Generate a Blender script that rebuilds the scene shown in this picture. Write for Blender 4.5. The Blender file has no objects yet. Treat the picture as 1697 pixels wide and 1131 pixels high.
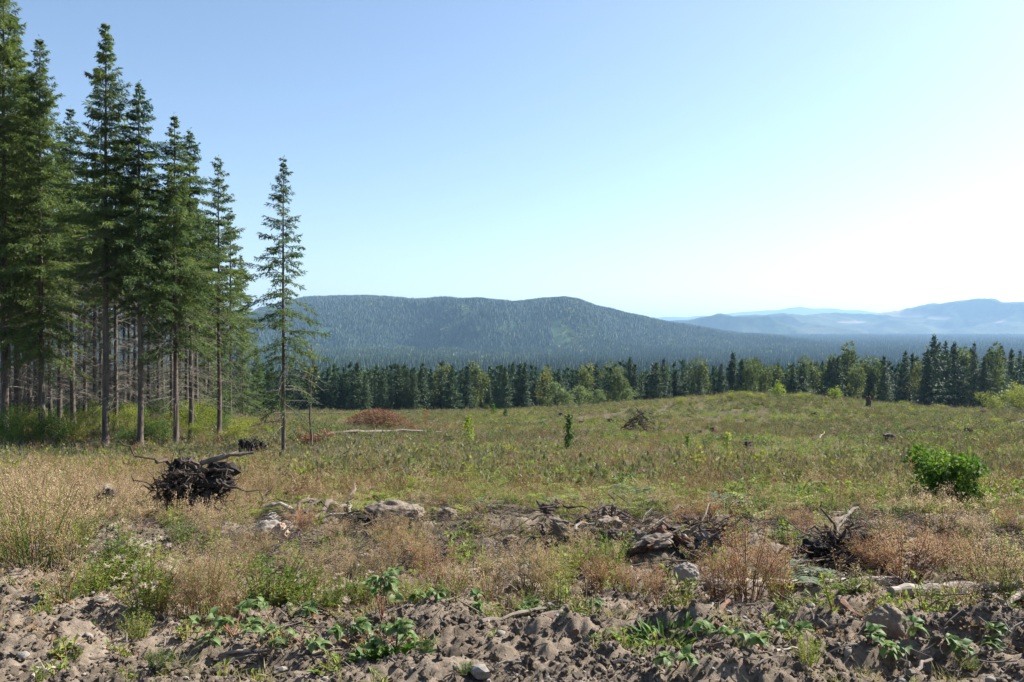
import bpy, bmesh, math, random
import numpy as np
from mathutils import Vector
R = math.radians
rng = np.random.default_rng(7)
random.seed(7)
scene = bpy.context.scene
col = scene.collection

# ------------------------------------------------------------------ camera, sky, sun, exposure
F, CX, HY = 1320.0, 848.5, 555.0          # focal length in photo pixels, centre column, horizon row
EYE = 1.75
cam = bpy.data.cameras.new('camera'); camo = bpy.data.objects.new('camera', cam); col.objects.link(camo)
cam.sensor_width = 36.0; cam.lens = 36.0 * F / 1697.0
cam.clip_start = 0.1; cam.clip_end = 90000.0
camo.location = (0, 0, EYE)
camo.rotation_euler = (R(90) - math.atan((565.5 - HY) / F), 0, 0)
scene.camera = camo

SUN_AZ, SUN_EL = 63.0, 41.0               # degrees right of the view direction, and up
world = bpy.data.worlds.new('World'); scene.world = world; world.use_nodes = True
wn = world.node_tree; wn.nodes.clear()
sky = wn.nodes.new('ShaderNodeTexSky'); sky.sky_type = 'NISHITA'; sky.sun_disc = False
sky.sun_elevation = R(SUN_EL); sky.sun_rotation = R(SUN_AZ)
sky.altitude = 200; sky.air_density = 1.0; sky.dust_density = 1.1; sky.ozone_density = 1.7
bg = wn.nodes.new('ShaderNodeBackground'); bg.inputs['Strength'].default_value = 0.070
wo = wn.nodes.new('ShaderNodeOutputWorld')
wn.links.new(sky.outputs[0], bg.inputs[0]); wn.links.new(bg.outputs[0], wo.inputs[0])

sl = bpy.data.lights.new('sun', 'SUN'); sl.energy = 5.0; sl.angle = R(0.53); sl.color = (1.0, 0.95, 0.88)
so = bpy.data.objects.new('sun', sl); col.objects.link(so)
sd = Vector((math.sin(R(SUN_AZ)) * math.cos(R(SUN_EL)), math.cos(R(SUN_AZ)) * math.cos(R(SUN_EL)), math.sin(R(SUN_EL))))
so.rotation_euler = (-sd).to_track_quat('-Z', 'Y').to_euler(); so.location = (20, -10, 60)

scene.view_settings.view_transform = 'Standard'; scene.view_settings.look = 'None'
scene.view_settings.exposure = 1.47; scene.view_settings.gamma = 1.0
scene.view_settings.use_curve_mapping = False
scene.cycles.use_denoising = True
scene.cycles.max_bounces = 6; scene.cycles.diffuse_bounces = 3; scene.cycles.transmission_bounces = 3
scene.cycles.volume_bounces = 0; scene.cycles.transparent_max_bounces = 6

# ------------------------------------------------------------------ noise
def _h(ix, iy, iz, seed):
    n = (ix.astype(np.int64) * 374761393 + iy.astype(np.int64) * 668265263 + iz.astype(np.int64) * 2147483647 * 3 + seed * 974634777)
    n = (n ^ (n >> 13)) * 1274126177
    n = n ^ (n >> 16)
    return (n & 0xFFFFFF).astype(np.float64) / float(0xFFFFFF)
def vn2(x, y, seed=0):
    x = np.asarray(x, float); y = np.asarray(y, float)
    ix = np.floor(x); iy = np.floor(y); fx = x - ix; fy = y - iy
    u = fx * fx * fx * (fx * (fx * 6 - 15) + 10); v = fy * fy * fy * (fy * (fy * 6 - 15) + 10); z = np.zeros_like(ix)
    a = _h(ix, iy, z, seed); b = _h(ix + 1, iy, z, seed); c = _h(ix, iy + 1, z, seed); d = _h(ix + 1, iy + 1, z, seed)
    return (a * (1 - u) + b * u) * (1 - v) + (c * (1 - u) + d * u) * v
def vn3(p, seed=0):
    ip = np.floor(p); f = p - ip; w = f * f * (3 - 2 * f)
    out = 0
    for dx in (0, 1):
        for dy in (0, 1):
            for dz in (0, 1):
                out = out + _h(ip[:, 0] + dx, ip[:, 1] + dy, ip[:, 2] + dz, seed) * \
                    np.abs(1 - dx - w[:, 0]) * np.abs(1 - dy - w[:, 1]) * np.abs(1 - dz - w[:, 2])
    return out
def fbm(x, y, seed=0, octs=4, gain=0.5):
    s = 0; a = 1.0; t = 0
    for o in range(octs):
        s = s + a * (vn2(x * 2 ** o + 17.3 * o, y * 2 ** o - 9.1 * o, seed + o) - 0.5); t += a; a *= gain
    return s / t * 2
def sstep(a, b, x):
    t = np.clip((x - a) / (b - a), 0, 1); return t * t * (3 - 2 * t)

# ------------------------------------------------------------------ terrain height
_py = np.array([0.5, 2, 4, 7, 10, 16, 25, 40, 60, 100, 150, 170, 200, 300, 600, 1200, 2000, 4000, 6000, 7500, 50000])
_pd = np.array([1.75, 1.75, 1.75, 2.22, 2.62, 3.3, 4.35, 5.9, 7.7, 11.0, 14.4, 17.5, 25, 38, 56, 70, 74, 46, 18, 2, 0])
def px2u(px): return (np.asarray(px, float) - CX) / F
def gauss(x, y, cx, cy, sx, sy): return np.exp(-((x - cx) / sx) ** 2 - ((y - cy) / sy) ** 2)
MOUNDS = []                                # (x, y, sx, sy, height), filled below from the photograph
def ground_base(x, y):
    yy = np.maximum(y, 0.5)
    z = EYE - np.interp(np.log(yy), np.log(_py), _pd)
    z = z + 3.0 * gauss(x, y, 36, 122, 25, 42) + 0.3 * gauss(x, y, 75, 120, 30, 40)
    z = z + 1.2 * gauss(x, y, -30, 60, 16, 18)
    far = sstep(14, 40, y) * (1 - sstep(170, 220, y))
    z = z + far * (0.55 * fbm(x / 18, y / 18, 3, 3) + 0.16 * fbm(x / 3.0, y / 3.0, 5, 3))
    z = z + sstep(160, 400, y) * 5 * fbm(x / 120, y / 120, 9, 3)
    return z
VEG = ((70, 880, 130, 75), (235, 965, 110, 75), (440, 965, 85, 62), (335, 985, 55, 70), (560, 965, 80, 45), (800, 965, 110, 38), (930, 950, 90, 55), (1235, 935, 75, 72), (1500, 905, 85, 50), (1650, 950, 80, 62),
       (650, 905, 60, 30), (380, 850, 110, 26), (150, 815, 260, 40), (1330, 890, 60, 35), (1000, 965, 50, 40), (1570, 860, 90, 40), (640, 985, 80, 30), (700, 830, 500, 18), (1350, 835, 300, 26))
def dirt_mask(x, y):
    x = np.asarray(x, float); y = np.asarray(y, float)
    n = fbm(x / 0.9, y / 0.9, 21, 4)
    px = CX + F * x / np.maximum(y, 1.0); py = HY + F * (EYE - np.interp(np.log(np.maximum(y, .5)), np.log(_py), _pd)) / np.maximum(y, 1.0)
    v = 0.0
    for (cx, cy, sx, sy) in VEG: v = np.maximum(v, gauss(px, py, cx, cy, sx, sy))
    v = v + 0.42 * n
    far = sstep(12.6, 15.0, y + 0.9 * n + 1.2 * (1 - sstep(380, 520, px)))
    return (1 - sstep(0.20, 0.55, v)) * (1 - far)
def ground_detail(x, y):
    m = dirt_mask(x, y)
    near = 1 - sstep(16, 30, y)
    z = 0.10 * fbm(x / 1.3, y / 1.0, 41, 3)
    rid = 1 - np.abs(2 * vn2(x / 1.1 + 0.5 * y, y / 0.5 - .2 * x, 43) - 1)
    z = z + m * 0.15 * (rid - 0.5)
    w1 = vn2(x / 0.25, y / 0.25, 54) * 0.3
    b1 = fbm(x / 0.42 + w1, y / 0.36, 51, 6, 0.60); b2 = np.abs(fbm(x / 0.16, y / 0.13 + w1, 57, 4, .6))
    z = z + (0.3 + 0.7 * m) * (0.095 * b1 + 0.06 * (b2 - 0.2) * (0.4 + 1.2 * vn2(x / .6, y / .6, 58)))
    z = z + m * 0.026 * fbm(x / 0.05, y / 0.045, 61, 2)
    for (cx, cy, sx, sy, h) in MOUNDS:
        w = 1 + 0.25 * fbm(x / 0.4, y / 0.4, 71, 2)
        z = z + h * np.exp(-(((x - cx) / sx) ** 2 + ((y - cy) / sy) ** 2) * w)
    return z * near
def ground(x, y):
    x = np.asarray(x, float); y = np.asarray(y, float)
    return ground_base(x, y) + ground_detail(x, y)
def spot0(px, py):
    ys = np.geomspace(3.0, 215, 600); xs = px2u(px) * ys
    row = HY + F * (EYE - ground_base(xs, ys)) / ys
    i = np.argmax(row <= py) if (row <= py).any() else int(np.argmin(row))
    return xs[i], ys[i]
for (px, py, sx, sy, h) in ((700, 1040, .45, .35, .17), (120, 1040, .6, .4, .12), (40, 1075, .5, .3, .10), (480, 1030, .5, .25, .10),
                            (1210, 1075, .55, .22, .14), (1470, 1050, .3, .25, .12), (950, 1080, .4, .3, .10), (330, 1100, .5, .2, -.08),
                            (880, 1110, .25, .15, -.10), (1620, 1060, .5, .3, .10), (600, 1100, .4, .25, .08), (250, 1070, .35, .2, -.08),
                            (1000, 880, .8, .35, .15), (1060, 905, .7, .3, .12), (820, 880, .9, .35, .10), (700, 905, .3, .3, -.15)):
    a, b = spot0(px, py); MOUNDS.append((a, b, sx, sy, h))
def spot(px, py):
    _, yb = spot0(px, py)
    ys = np.geomspace(max(3.0, yb * .88), min(215, yb * 1.15), 90); xs = px2u(px) * ys
    row = HY + F * (EYE - ground(xs, ys)) / ys
    i = np.argmax(row <= py) if (row <= py).any() else int(np.argmin(row))
    return float(xs[i]), float(ys[i])
def gz(x, y): return float(ground(np.array([x]), np.array([y]))[0])

# ------------------------------------------------------------------ materials
def mat(name):
    m = bpy.data.materials.new(name); m.use_nodes = True
    return m, m.node_tree.nodes, m.node_tree.links, m.node_tree.nodes['Principled BSDF']
def ramp(n, stops):
    r = n.new('ShaderNodeValToRGB'); e = r.color_ramp.elements
    while len(e) < len(stops): e.new(0.5)
    for k, (p, c) in enumerate(stops): e[k].position = p; e[k].color = (*c, 1)
    return r
def leaf_mat(name, c1, c2, trans=0.35, rough=0.6, scale=3.0, spec=0.25, stand=None):
    m, n, l, b = mat(name)
    oi = n.new('ShaderNodeObjectInfo'); tc = n.new('ShaderNodeTexCoord'); nz = n.new('ShaderNodeTexNoise')
    nz.inputs['Scale'].default_value = scale; nz.inputs['Detail'].default_value = 3
    if stand:
        gp = n.new('ShaderNodeNewGeometry'); l.new(gp.outputs['Position'], nz.inputs['Vector']); nz.inputs['Scale'].default_value = stand
    else: l.new(tc.outputs['Object'], nz.inputs['Vector'])
    ad = n.new('ShaderNodeMath'); ad.operation = 'MULTIPLY_ADD'; ad.inputs[1].default_value = 0.55
    l.new(oi.outputs['Random'], ad.inputs[0])
    mu = n.new('ShaderNodeMath'); mu.operation = 'MULTIPLY_ADD'; mu.inputs[1].default_value = 1.6; mu.inputs[2].default_value = -0.55
    l.new(nz.outputs['Fac'], mu.inputs[0]); l.new(mu.outputs[0], ad.inputs[2])
    rp = ramp(n, [(0.05, c1), (0.95, c2)]); l.new(ad.outputs[0], rp.inputs[0])
    b.inputs['Roughness'].default_value = rough; b.inputs['Specular IOR Level'].default_value = spec
    l.new(rp.outputs[0], b.inputs['Base Color'])
    tr = n.new('ShaderNodeBsdfTranslucent')
    hs = n.new('ShaderNodeHueSaturation'); hs.inputs['Value'].default_value = 1.25; hs.inputs['Saturation'].default_value = 1.1
    l.new(rp.outputs[0], hs.inputs['Color']); l.new(hs.outputs[0], tr.inputs['Color'])
    mx = n.new('ShaderNodeMixShader'); mx.inputs[0].default_value = trans
    l.new(b.outputs[0], mx.inputs[1]); l.new(tr.outputs[0], mx.inputs[2])
    l.new(mx.outputs[0], n['Material Output'].inputs['Surface'])
    return m
def rough_mat(name, c1, c2, scale=8.0, rough=0.85, stretch=(1, 1, 1), bump=0.4, dist=0.02, c3=None, spec=0.2):
    m, n, l, b = mat(name)
    tc = n.new('ShaderNodeTexCoord'); mp = n.new('ShaderNodeMapping'); mp.inputs['Scale'].default_value = stretch
    l.new(tc.outputs['Object'], mp.inputs['Vector'])
    nz = n.new('ShaderNodeTexNoise'); nz.inputs['Scale'].default_value = scale; nz.inputs['Detail'].default_value = 6; nz.inputs['Roughness'].default_value = 0.65
    l.new(mp.outputs[0], nz.inputs['Vector'])
    st = [(0.32, c1), (0.68, c2)] if c3 is None else [(0.3, c1), (0.52, c2), (0.7, c3)]
    rp = ramp(n, st); l.new(nz.outputs['Fac'], rp.inputs[0]); l.new(rp.outputs[0], b.inputs['Base Color'])
    b.inputs['Roughness'].default_value = rough; b.inputs['Specular IOR Level'].default_value = spec
    bp = n.new('ShaderNodeBump'); bp.inputs['Strength'].default_value = bump; bp.inputs['Distance'].default_value = dist
    l.new(nz.outputs['Fac'], bp.inputs['Height']); l.new(bp.outputs[0], b.inputs['Normal'])
    return m
M = {}
M['needle'] = leaf_mat('fir_needles', (0.034, 0.072, 0.026), (0.140, 0.180, 0.046), 0.40, scale=0.7)
M['needle_far'] = leaf_mat('far_fir_needles', (0.022, 0.054, 0.026), (0.062, 0.095, 0.036), 0.25, scale=0.3)
M['needle_young'] = leaf_mat('young_fir_needles', (0.06, 0.11, 0.03), (0.14, 0.19, 0.05), 0.4, scale=0.6)
M['needle_hill'] = leaf_mat('hill_fir_needles', (0.014, 0.040, 0.023), (0.040, 0.072, 0.032), 0.10, stand=0.0045)
M['bark'] = rough_mat('fir_bark', (0.045, 0.035, 0.028), (0.15, 0.12, 0.10), 5, stretch=(1, 1, .18), bump=.8, dist=.05)
M['deadtwig'] = rough_mat('dead_twig', (0.10, 0.085, 0.07), (0.22, 0.195, 0.165), 6)
M['broad'] = leaf_mat('broadleaf', (0.040, 0.075, 0.022), (0.115, 0.135, 0.036), 0.35, scale=0.35)
M['broad_hill'] = leaf_mat('hill_broadleaf', (0.045, 0.085, 0.025), (0.11, 0.13, 0.04), 0.3, stand=0.01)
M['broad_light'] = leaf_mat('pale_broadleaf', (0.085, 0.125, 0.045), (0.20, 0.235, 0.095), 0.4, scale=0.4)
M['broad_y'] = leaf_mat('broadleaf_yellowing', (0.085, 0.11, 0.028), (0.20, 0.195, 0.05), 0.4, scale=0.4)
M['shrub'] = leaf_mat('shrub_leaf', (0.08, 0.125, 0.022), (0.28, 0.29, 0.05), 0.45, scale=1.5)
M['shrub_b'] = leaf_mat('bright_shrub_leaf', (0.10, 0.18, 0.025), (0.26, 0.30, 0.05), 0.45, scale=2)
M['shrub_d'] = leaf_mat('dark_shrub_leaf', (0.035, 0.085, 0.018), (0.13, 0.20, 0.035), 0.35, scale=3)
M['bush'] = leaf_mat('bush_leaf', (0.055, 0.12, 0.02), (0.19, 0.26, 0.04), 0.45, scale=3)
M['green'] = leaf_mat('weed_leaf', (0.075, 0.145, 0.025), (0.27, 0.31, 0.06), 0.45, scale=4)
M['olive'] = leaf_mat('olive_leaf', (0.068, 0.080, 0.028), (0.19, 0.185, 0.065), 0.35, scale=3)
M['silver'] = leaf_mat('silvery_leaf', (0.09, 0.13, 0.075), (0.19, 0.23, 0.14), 0.3, scale=4)
M['fern'] = leaf_mat('fern_frond', (0.11, 0.18, 0.03), (0.30, 0.33, 0.07), 0.48, scale=3)
M['grass'] = leaf_mat('grass_blade', (0.13, 0.14, 0.05), (0.32, 0.26, 0.13), 0.4, scale=2)
M['stem'] = leaf_mat('weed_stem', (0.17, 0.095, 0.045), (0.32, 0.22, 0.10), 0.2, scale=4)
M['fluff'] = leaf_mat('seed_head', (0.35, 0.25, 0.15), (0.55, 0.43, 0.28), 0.42, scale=4)
M['white_fluff'] = leaf_mat('thistle_down', (0.42, 0.34, 0.26), (0.62, 0.54, 0.44), 0.5, scale=4)
M['rust'] = leaf_mat('rusty_dead_foliage', (0.13, 0.055, 0.03), (0.24, 0.115, 0.06), 0.25, scale=3)
M['rust_head'] = leaf_mat('rusty_seed_head', (0.32, 0.185, 0.095), (0.50, 0.34, 0.19), 0.42, scale=4)
M['redleaf'] = leaf_mat('red_leaf', (0.22, 0.07, 0.03), (0.30, 0.16, 0.05), 0.35, scale=3)
M['bramble'] = leaf_mat('bramble_leaf', (0.075, 0.135, 0.045), (0.19, 0.25, 0.085), 0.38, rough=.6, scale=6, spec=.3)
M['cane'] = rough_mat('bramble_cane', (0.20, 0.07, 0.05), (0.30, 0.14, 0.08), 10)
M['oldwood'] = rough_mat('weathered_wood', (0.07, 0.055, 0.044), (0.14, 0.115, 0.093), 9, stretch=(1, 1, .25), c3=(0.22, 0.185, 0.15))
M['palewood'] = rough_mat('bleached_wood', (0.17, 0.14, 0.11), (0.38, 0.33, 0.27), 9, stretch=(1, 1, .2))
M['palelog'] = rough_mat('bleached_log', (0.11, 0.09, 0.07), (0.27, 0.23, 0.185), 14, stretch=(.12, 1, 1), c3=(0.42, 0.37, 0.31), bump=.8)
M['freshwood'] = rough_mat('split_wood', (0.26, 0.16, 0.10), (0.45, 0.33, 0.24), 9)
M['rootwood'] = rough_mat('dark_root', (0.028, 0.020, 0.015), (0.12, 0.09, 0.07), 9, bump=.7)
M['char'] = rough_mat('charred_wood', (0.008, 0.007, 0.006), (0.045, 0.038, 0.032), 6, bump=.8)
M['rustbark'] = rough_mat('red_brown_bark', (0.07, 0.038, 0.025), (0.19, 0.105, 0.07), 10, bump=.7)
M['stone'] = rough_mat('field_stone', (0.15, 0.135, 0.115), (0.28, 0.25, 0.215), 12, bump=.3, dist=.01)
M['soil'] = rough_mat('dry_soil', (0.095, 0.074, 0.055), (0.180, 0.143, 0.106), 22, bump=.9, dist=.02, c3=(0.255, 0.207, 0.158))
def ground_material():
    m, n, l, b = mat('ground_soil_and_litter')
    geo = n.new('ShaderNodeNewGeometry')
    at = n.new('ShaderNodeAttribute'); at.attribute_name = 'dirt'
    af = n.new('ShaderNodeAttribute'); af.attribute_name = 'valley'
    def nz(sc, det=6, ro=.6):
        t = n.new('ShaderNodeTexNoise'); t.inputs['Scale'].default_value = sc; t.inputs['Detail'].default_value = det; t.inputs['Roughness'].default_value = ro
        l.new(geo.outputs['Position'], t.inputs['Vector']); return t
    n1 = nz(2.2); n2 = nz(28, 8, .7); n3 = nz(0.22, 5)
    soil = ramp(n, [(0.33, (0.072, 0.055, 0.040)), (0.48, (0.180, 0.143, 0.106)), (0.66, (0.288, 0.234, 0.178))])
    mixn = n.new('ShaderNodeMath'); mixn.operation = 'MULTIPLY_ADD'; mixn.inputs[1].default_value = .5
    hf = n.new('ShaderNodeMath'); hf.operation = 'MULTIPLY'; hf.inputs[1].default_value = .5
    l.new(n1.outputs['Fac'], hf.inputs[0]); l.new(n2.outputs['Fac'], mixn.inputs[0]); l.new(hf.outputs[0], mixn.inputs[2])
    l.new(mixn.outputs[0], soil.inputs[0])
    lit = ramp(n, [(0.30, (0.045, 0.042, 0.022)), (0.5, (0.085, 0.075, 0.040)), (0.7, (0.145, 0.112, 0.066))])
    mix2 = n.new('ShaderNodeMath'); mix2.operation = 'MULTIPLY_ADD'; mix2.inputs[1].default_value = .45
    h2 = n.new('ShaderNodeMath'); h2.operation = 'MULTIPLY'; h2.inputs[1].default_value = .55
    l.new(n3.outputs['Fac'], h2.inputs[0]); l.new(n2.outputs['Fac'], mix2.inputs[0]); l.new(h2.outputs[0], mix2.inputs[2]); l.new(mix2.outputs[0], lit.inputs[0])
    mx = n.new('ShaderNodeMix'); mx.data_type = 'RGBA'
    l.new(at.outputs['Fac'], mx.inputs['Factor']); l.new(lit.outputs[0], mx.inputs['A']); l.new(soil.outputs[0], mx.inputs['B'])
    mv = n.new('ShaderNodeMix'); mv.data_type = 'RGBA'; mv.inputs['B'].default_value = (0.028, 0.042, 0.018, 1)
    l.new(af.outputs['Fac'], mv.inputs['Factor']); l.new(mx.outputs['Result'], mv.inputs['A'])
    l.new(mv.outputs['Result'], b.inputs['Base Color'])
    b.inputs['Roughness'].default_value = .95; b.inputs['Specular IOR Level'].default_value = .1
    bp = n.new('ShaderNodeBump'); bp.inputs['Strength'].default_value = .8; bp.inputs['Distance'].default_value = .025
    n4 = nz(55, 8, .75); l.new(n4.outputs['Fac'], bp.inputs['Height']); l.new(bp.outputs[0], b.inputs['Normal'])
    return m
M['ground'] = ground_material()
def hill_material(name, c1, c2, c3, s1, s2, thr):
    m, n, l, b = mat(name)
    geo = n.new('ShaderNodeNewGeometry')
    a = n.new('ShaderNodeTexNoise'); a.inputs['Scale'].default_value = s1; a.inputs['Detail'].default_value = 6
    c = n.new('ShaderNodeTexNoise'); c.inputs['Scale'].default_value = s2; c.inputs['Detail'].default_value = 3
    l.new(geo.outputs['Position'], a.inputs['Vector']); l.new(geo.outputs['Position'], c.inputs['Vector'])
    rp = ramp(n, [(.35, c1), (.65, c2)]); l.new(a.outputs['Fac'], rp.inputs[0])
    at = n.new('ShaderNodeAttribute'); at.attribute_name = 'clearcut'
    mx = n.new('ShaderNodeMix'); mx.data_type = 'RGBA'; mx.inputs['B'].default_value = (*c3, 1)
    l.new(at.outputs['Fac'], mx.inputs['Factor']); l.new(rp.outputs[0], mx.inputs['A']); l.new(mx.outputs['Result'], b.inputs['Base Color'])
    b.inputs['Roughness'].default_value = 1; b.inputs['Specular IOR Level'].default_value = 0
    return m

# ------------------------------------------------------------------ mesh building
class MB:
    def __init__(s): s.V = []; s.Fc = []; s.n = 0
    def add(s, v, f, m=0, smooth=False):
        v = np.asarray(v, float); f = np.asarray(f, np.int64)
        s.V.append(v); s.Fc.append((f + s.n, m, smooth)); s.n += len(v)
    def join(s, o, off=(0, 0, 0), sc=1.0, rz=0.0):
        c, q = math.cos(rz), math.sin(rz); k = s.n
        for v in o.V:
            w = np.stack([v[:, 0] * c - v[:, 1] * q, v[:, 0] * q + v[:, 1] * c, v[:, 2]], 1) * sc + np.asarray(off); s.V.append(w)
        for (f, m, sm) in o.Fc: s.Fc.append((f + k, m, sm))
        s.n += o.n
    def tube(s, path, rad, sides=6, m=0, cap=True, smooth=True):
        p = np.asarray(path, float); rad = np.broadcast_to(np.asarray(rad, float), (len(p),))
        t = np.gradient(p, axis=0); t /= np.linalg.norm(t, axis=1, keepdims=True) + 1e-9
        mean = p[-1] - p[0]; ax = np.eye(3)[int(np.argmin(np.abs(mean)))]
        a = np.cross(t, ax); a /= np.linalg.norm(a, axis=1, keepdims=True) + 1e-9; b = np.cross(t, a)
        th = np.arange(sides) * 2 * np.pi / sides
        v = p[:, None, :] + rad[:, None, None] * (np.cos(th)[None, :, None] * a[:, None, :] + np.sin(th)[None, :, None] * b[:, None, :])
        v = v.reshape(-1, 3); i = np.arange(len(p) - 1)[:, None] * sides; j = np.arange(sides)[None, :]; j2 = (j + 1) % sides
        f = np.stack([i + j, i + j2, i + sides + j2, i + sides + j], -1).reshape(-1, 4)
        s.add(v, f, m, smooth)
        if cap and sides <= 4: pass
        if cap and sides >= 3:
            k = s.n - len(v)
            for base, c in ((0, p[0]), (len(v) - sides, p[-1])):
                cv = s.n; s.V.append(np.array([c])); s.n += 1
                s.Fc.append((np.stack([np.full(sides, cv), k + base + np.arange(sides), k + base + (np.arange(sides) + 1) % sides], 1), m, False))
    def leaves(s, base, d, nrm, ln, wd, m=0, fold=0.12, mid=0.45):
        base = np.asarray(base, float); d = np.asarray(d, float); N = len(base)
        d = d / (np.linalg.norm(d, axis=1, keepdims=True) + 1e-9)
        side = np.cross(d, nrm); side /= np.linalg.norm(side, axis=1, keepdims=True) + 1e-9
        up = np.cross(side, d)
        ln = np.broadcast_to(ln, (N,))[:, None]; wd = np.broadcast_to(wd, (N,))[:, None]
        c = base + d * ln * mid
        v = np.stack([base, c + side * wd / 2 + up * wd * fold, base + d * ln, c - side * wd / 2 + up * wd * fold], 1).reshape(-1, 3)
        s.add(v, np.arange(N * 4).reshape(N, 4), m)
    def mesh(s, name, mats, extra=None):
        me = bpy.data.meshes.new(name)
        V = np.concatenate(s.V) if s.V else np.zeros((0, 3))
        nv = len(V); E = 0 if extra is None else len(extra)
        A = V if extra is None else np.concatenate([V, extra])
        me.vertices.add(len(A)); me.vertices.foreach_set('co', A.astype(np.float32).ravel())
        loops = np.concatenate([f.ravel() for f, _, _ in s.Fc]); tot = np.concatenate([np.full(len(f), f.shape[1]) for f, _, _ in s.Fc])
        mi = np.concatenate([np.full(len(f), m) for f, m, _ in s.Fc]); sm = np.concatenate([np.full(len(f), q) for f, _, q in s.Fc])
        me.loops.add(len(loops)); me.loops.foreach_set('vertex_index', loops.astype(np.int32))
        me.polygons.add(len(tot)); st = np.concatenate([[0], np.cumsum(tot)[:-1]])
        me.polygons.foreach_set('loop_start', st.astype(np.int32)); me.polygons.foreach_set('loop_total', tot.astype(np.int32))
        me.polygons.foreach_set('material_index', mi.astype(np.int32)); me.polygons.foreach_set('use_smooth', sm.astype(bool))
        for q in (mats if isinstance(mats, (list, tuple)) else [mats]): me.materials.append(M[q])
        me.update(calc_edges=True)
        return me
def link(name, me, parent=None, loc=(0, 0, 0), rz=0.0, sc=1.0):
    o = bpy.data.objects.new(name, me); col.objects.link(o)
    o.location = loc; o.rotation_euler = (0, 0, rz); o.scale = (sc, sc, sc) if np.isscalar(sc) else sc
    if parent is not None: o.parent = parent
    return o
def tag(o, label, cat, group=None, kind=None):
    o['label'] = label
    if cat: o['category'] = cat
    if group: o['group'] = group
    if kind: o['kind'] = kind
    return o
def thing(name, label, cat, loc=(0, 0, 0), rz=0.0, sc=1.0, group=None):
    o = link(name, None, None, loc, rz, sc); o.empty_display_size = .2
    return tag(o, label, cat, group)

# one geometry-node group puts the mesh's own plant on the mesh's own loose points
def scatter_group():
    g = bpy.data.node_groups.new('scatter_on_points', 'GeometryNodeTree')
    g.interface.new_socket('Geometry', in_out='INPUT', socket_type='NodeSocketGeometry')
    g.interface.new_socket('Geometry', in_out='OUTPUT', socket_type='NodeSocketGeometry')
    n, l = g.nodes, g.links
    gi = n.new('NodeGroupInput'); go = n.new('NodeGroupOutput')
    def attr(nm, t):
        a = n.new('GeometryNodeInputNamedAttribute'); a.data_type = t; a.inputs['Name'].default_value = nm; return a
    ap = attr('pt', 'FLOAT'); ar = attr('rot', 'FLOAT_VECTOR'); asx = attr('sc', 'FLOAT_VECTOR')
    cmp_ = n.new('FunctionNodeCompare'); cmp_.data_type = 'FLOAT'; cmp_.operation = 'GREATER_THAN'; cmp_.inputs[1].default_value = .5
    l.new(ap.outputs['Attribute'], cmp_.inputs[0])
    sp = n.new('GeometryNodeSeparateGeometry'); sp.domain = 'POINT'
    l.new(gi.outputs[0], sp.inputs['Geometry']); l.new(cmp_.outputs[0], sp.inputs['Selection'])
    e2r = n.new('FunctionNodeEulerToRotation'); l.new(ar.outputs['Attribute'], e2r.inputs[0])
    ins = n.new('GeometryNodeInstanceOnPoints')
    l.new(sp.outputs['Selection'], ins.inputs['Points']); l.new(sp.outputs['Inverted'], ins.inputs['Instance'])
    l.new(e2r.outputs[0], ins.inputs['Rotation']); l.new(asx.outputs['Attribute'], ins.inputs['Scale'])
    l.new(ins.outputs[0], go.inputs[0])
    return g
SG = scatter_group()
def scatter(name, mb, mats, pts, sc, label, cat, tilt=0.12):
    pts = np.asarray(pts, float); N = len(pts)
    if N == 0: return
    me = mb.mesh(name, mats, pts); nv = mb.n
    a = me.attributes.new('pt', 'FLOAT', 'POINT'); a.data.foreach_set('value', np.concatenate([np.zeros(nv), np.ones(N)]).astype(np.float32))
    rot = np.zeros((nv + N, 3)); rot[nv:, :2] = rng.normal(0, tilt, (N, 2)); rot[nv:, 2] = rng.uniform(0, 6.283, N)
    a = me.attributes.new('rot', 'FLOAT_VECTOR', 'POINT'); a.data.foreach_set('vector', rot.astype(np.float32).ravel())
    s = np.ones((nv + N, 3)); s[nv:] = np.asarray(sc).reshape(N, -1)
    a = me.attributes.new('sc', 'FLOAT_VECTOR', 'POINT'); a.data.foreach_set('vector', s.astype(np.float32).ravel())
    o = link(name, me); tag(o, label, cat, kind='stuff')
    md = o.modifiers.new('scatter', 'NODES'); md.node_group = SG
    return o

# ------------------------------------------------------------------ ground sheet
def grid(xs, ys, zs):
    r, c = xs.shape
    V = np.stack([xs, ys, zs], -1).reshape(-1, 3)
    i = np.arange(r - 1)[:, None] * c; j = np.arange(c - 1)[None, :]
    Fq = np.stack([i + j, i + j + 1, i + c + j + 1, i + c + j], -1).reshape(-1, 4)
    return V, Fq
gm = MB()
def strip(y0, y1, ratio, umax, nu, apex, sink0=0.0):
    k = int(math.log((y1 + apex) / (y0 + apex)) / math.log(ratio)) + 2
    ys = np.geomspace(y0 + apex, y1 + apex, k) - apex
    u = np.linspace(-umax, umax, nu)
    Y = np.repeat(ys[:, None], nu, 1); X = u[None, :] * (Y + apex)
    Z = ground(X, Y); Z[0] -= sink0
    V, Fq = grid(X, Y, Z); gm.add(V, Fq, 0, True)
Y, X = np.meshgrid(np.array([-200., -60., -20., -6., 0., 2.3]), np.linspace(-260, 260, 40), indexing='ij')
V, Fq = grid(X, Y, ground(X, Y) - 0.03); gm.add(V, Fq, 0, True)
strip(2.2, 14.0, 1.0035, 0.72, 660, 3.0)
strip(13.6, 215.0, 1.012, 0.95, 330, 3.0, 0.05)
strip(211.0, 30000.0, 1.05, 1.0, 160, 30.0, 0.4)
gmesh = gm.mesh('ground', 'ground')
GV = np.concatenate(gm.V)
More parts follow.
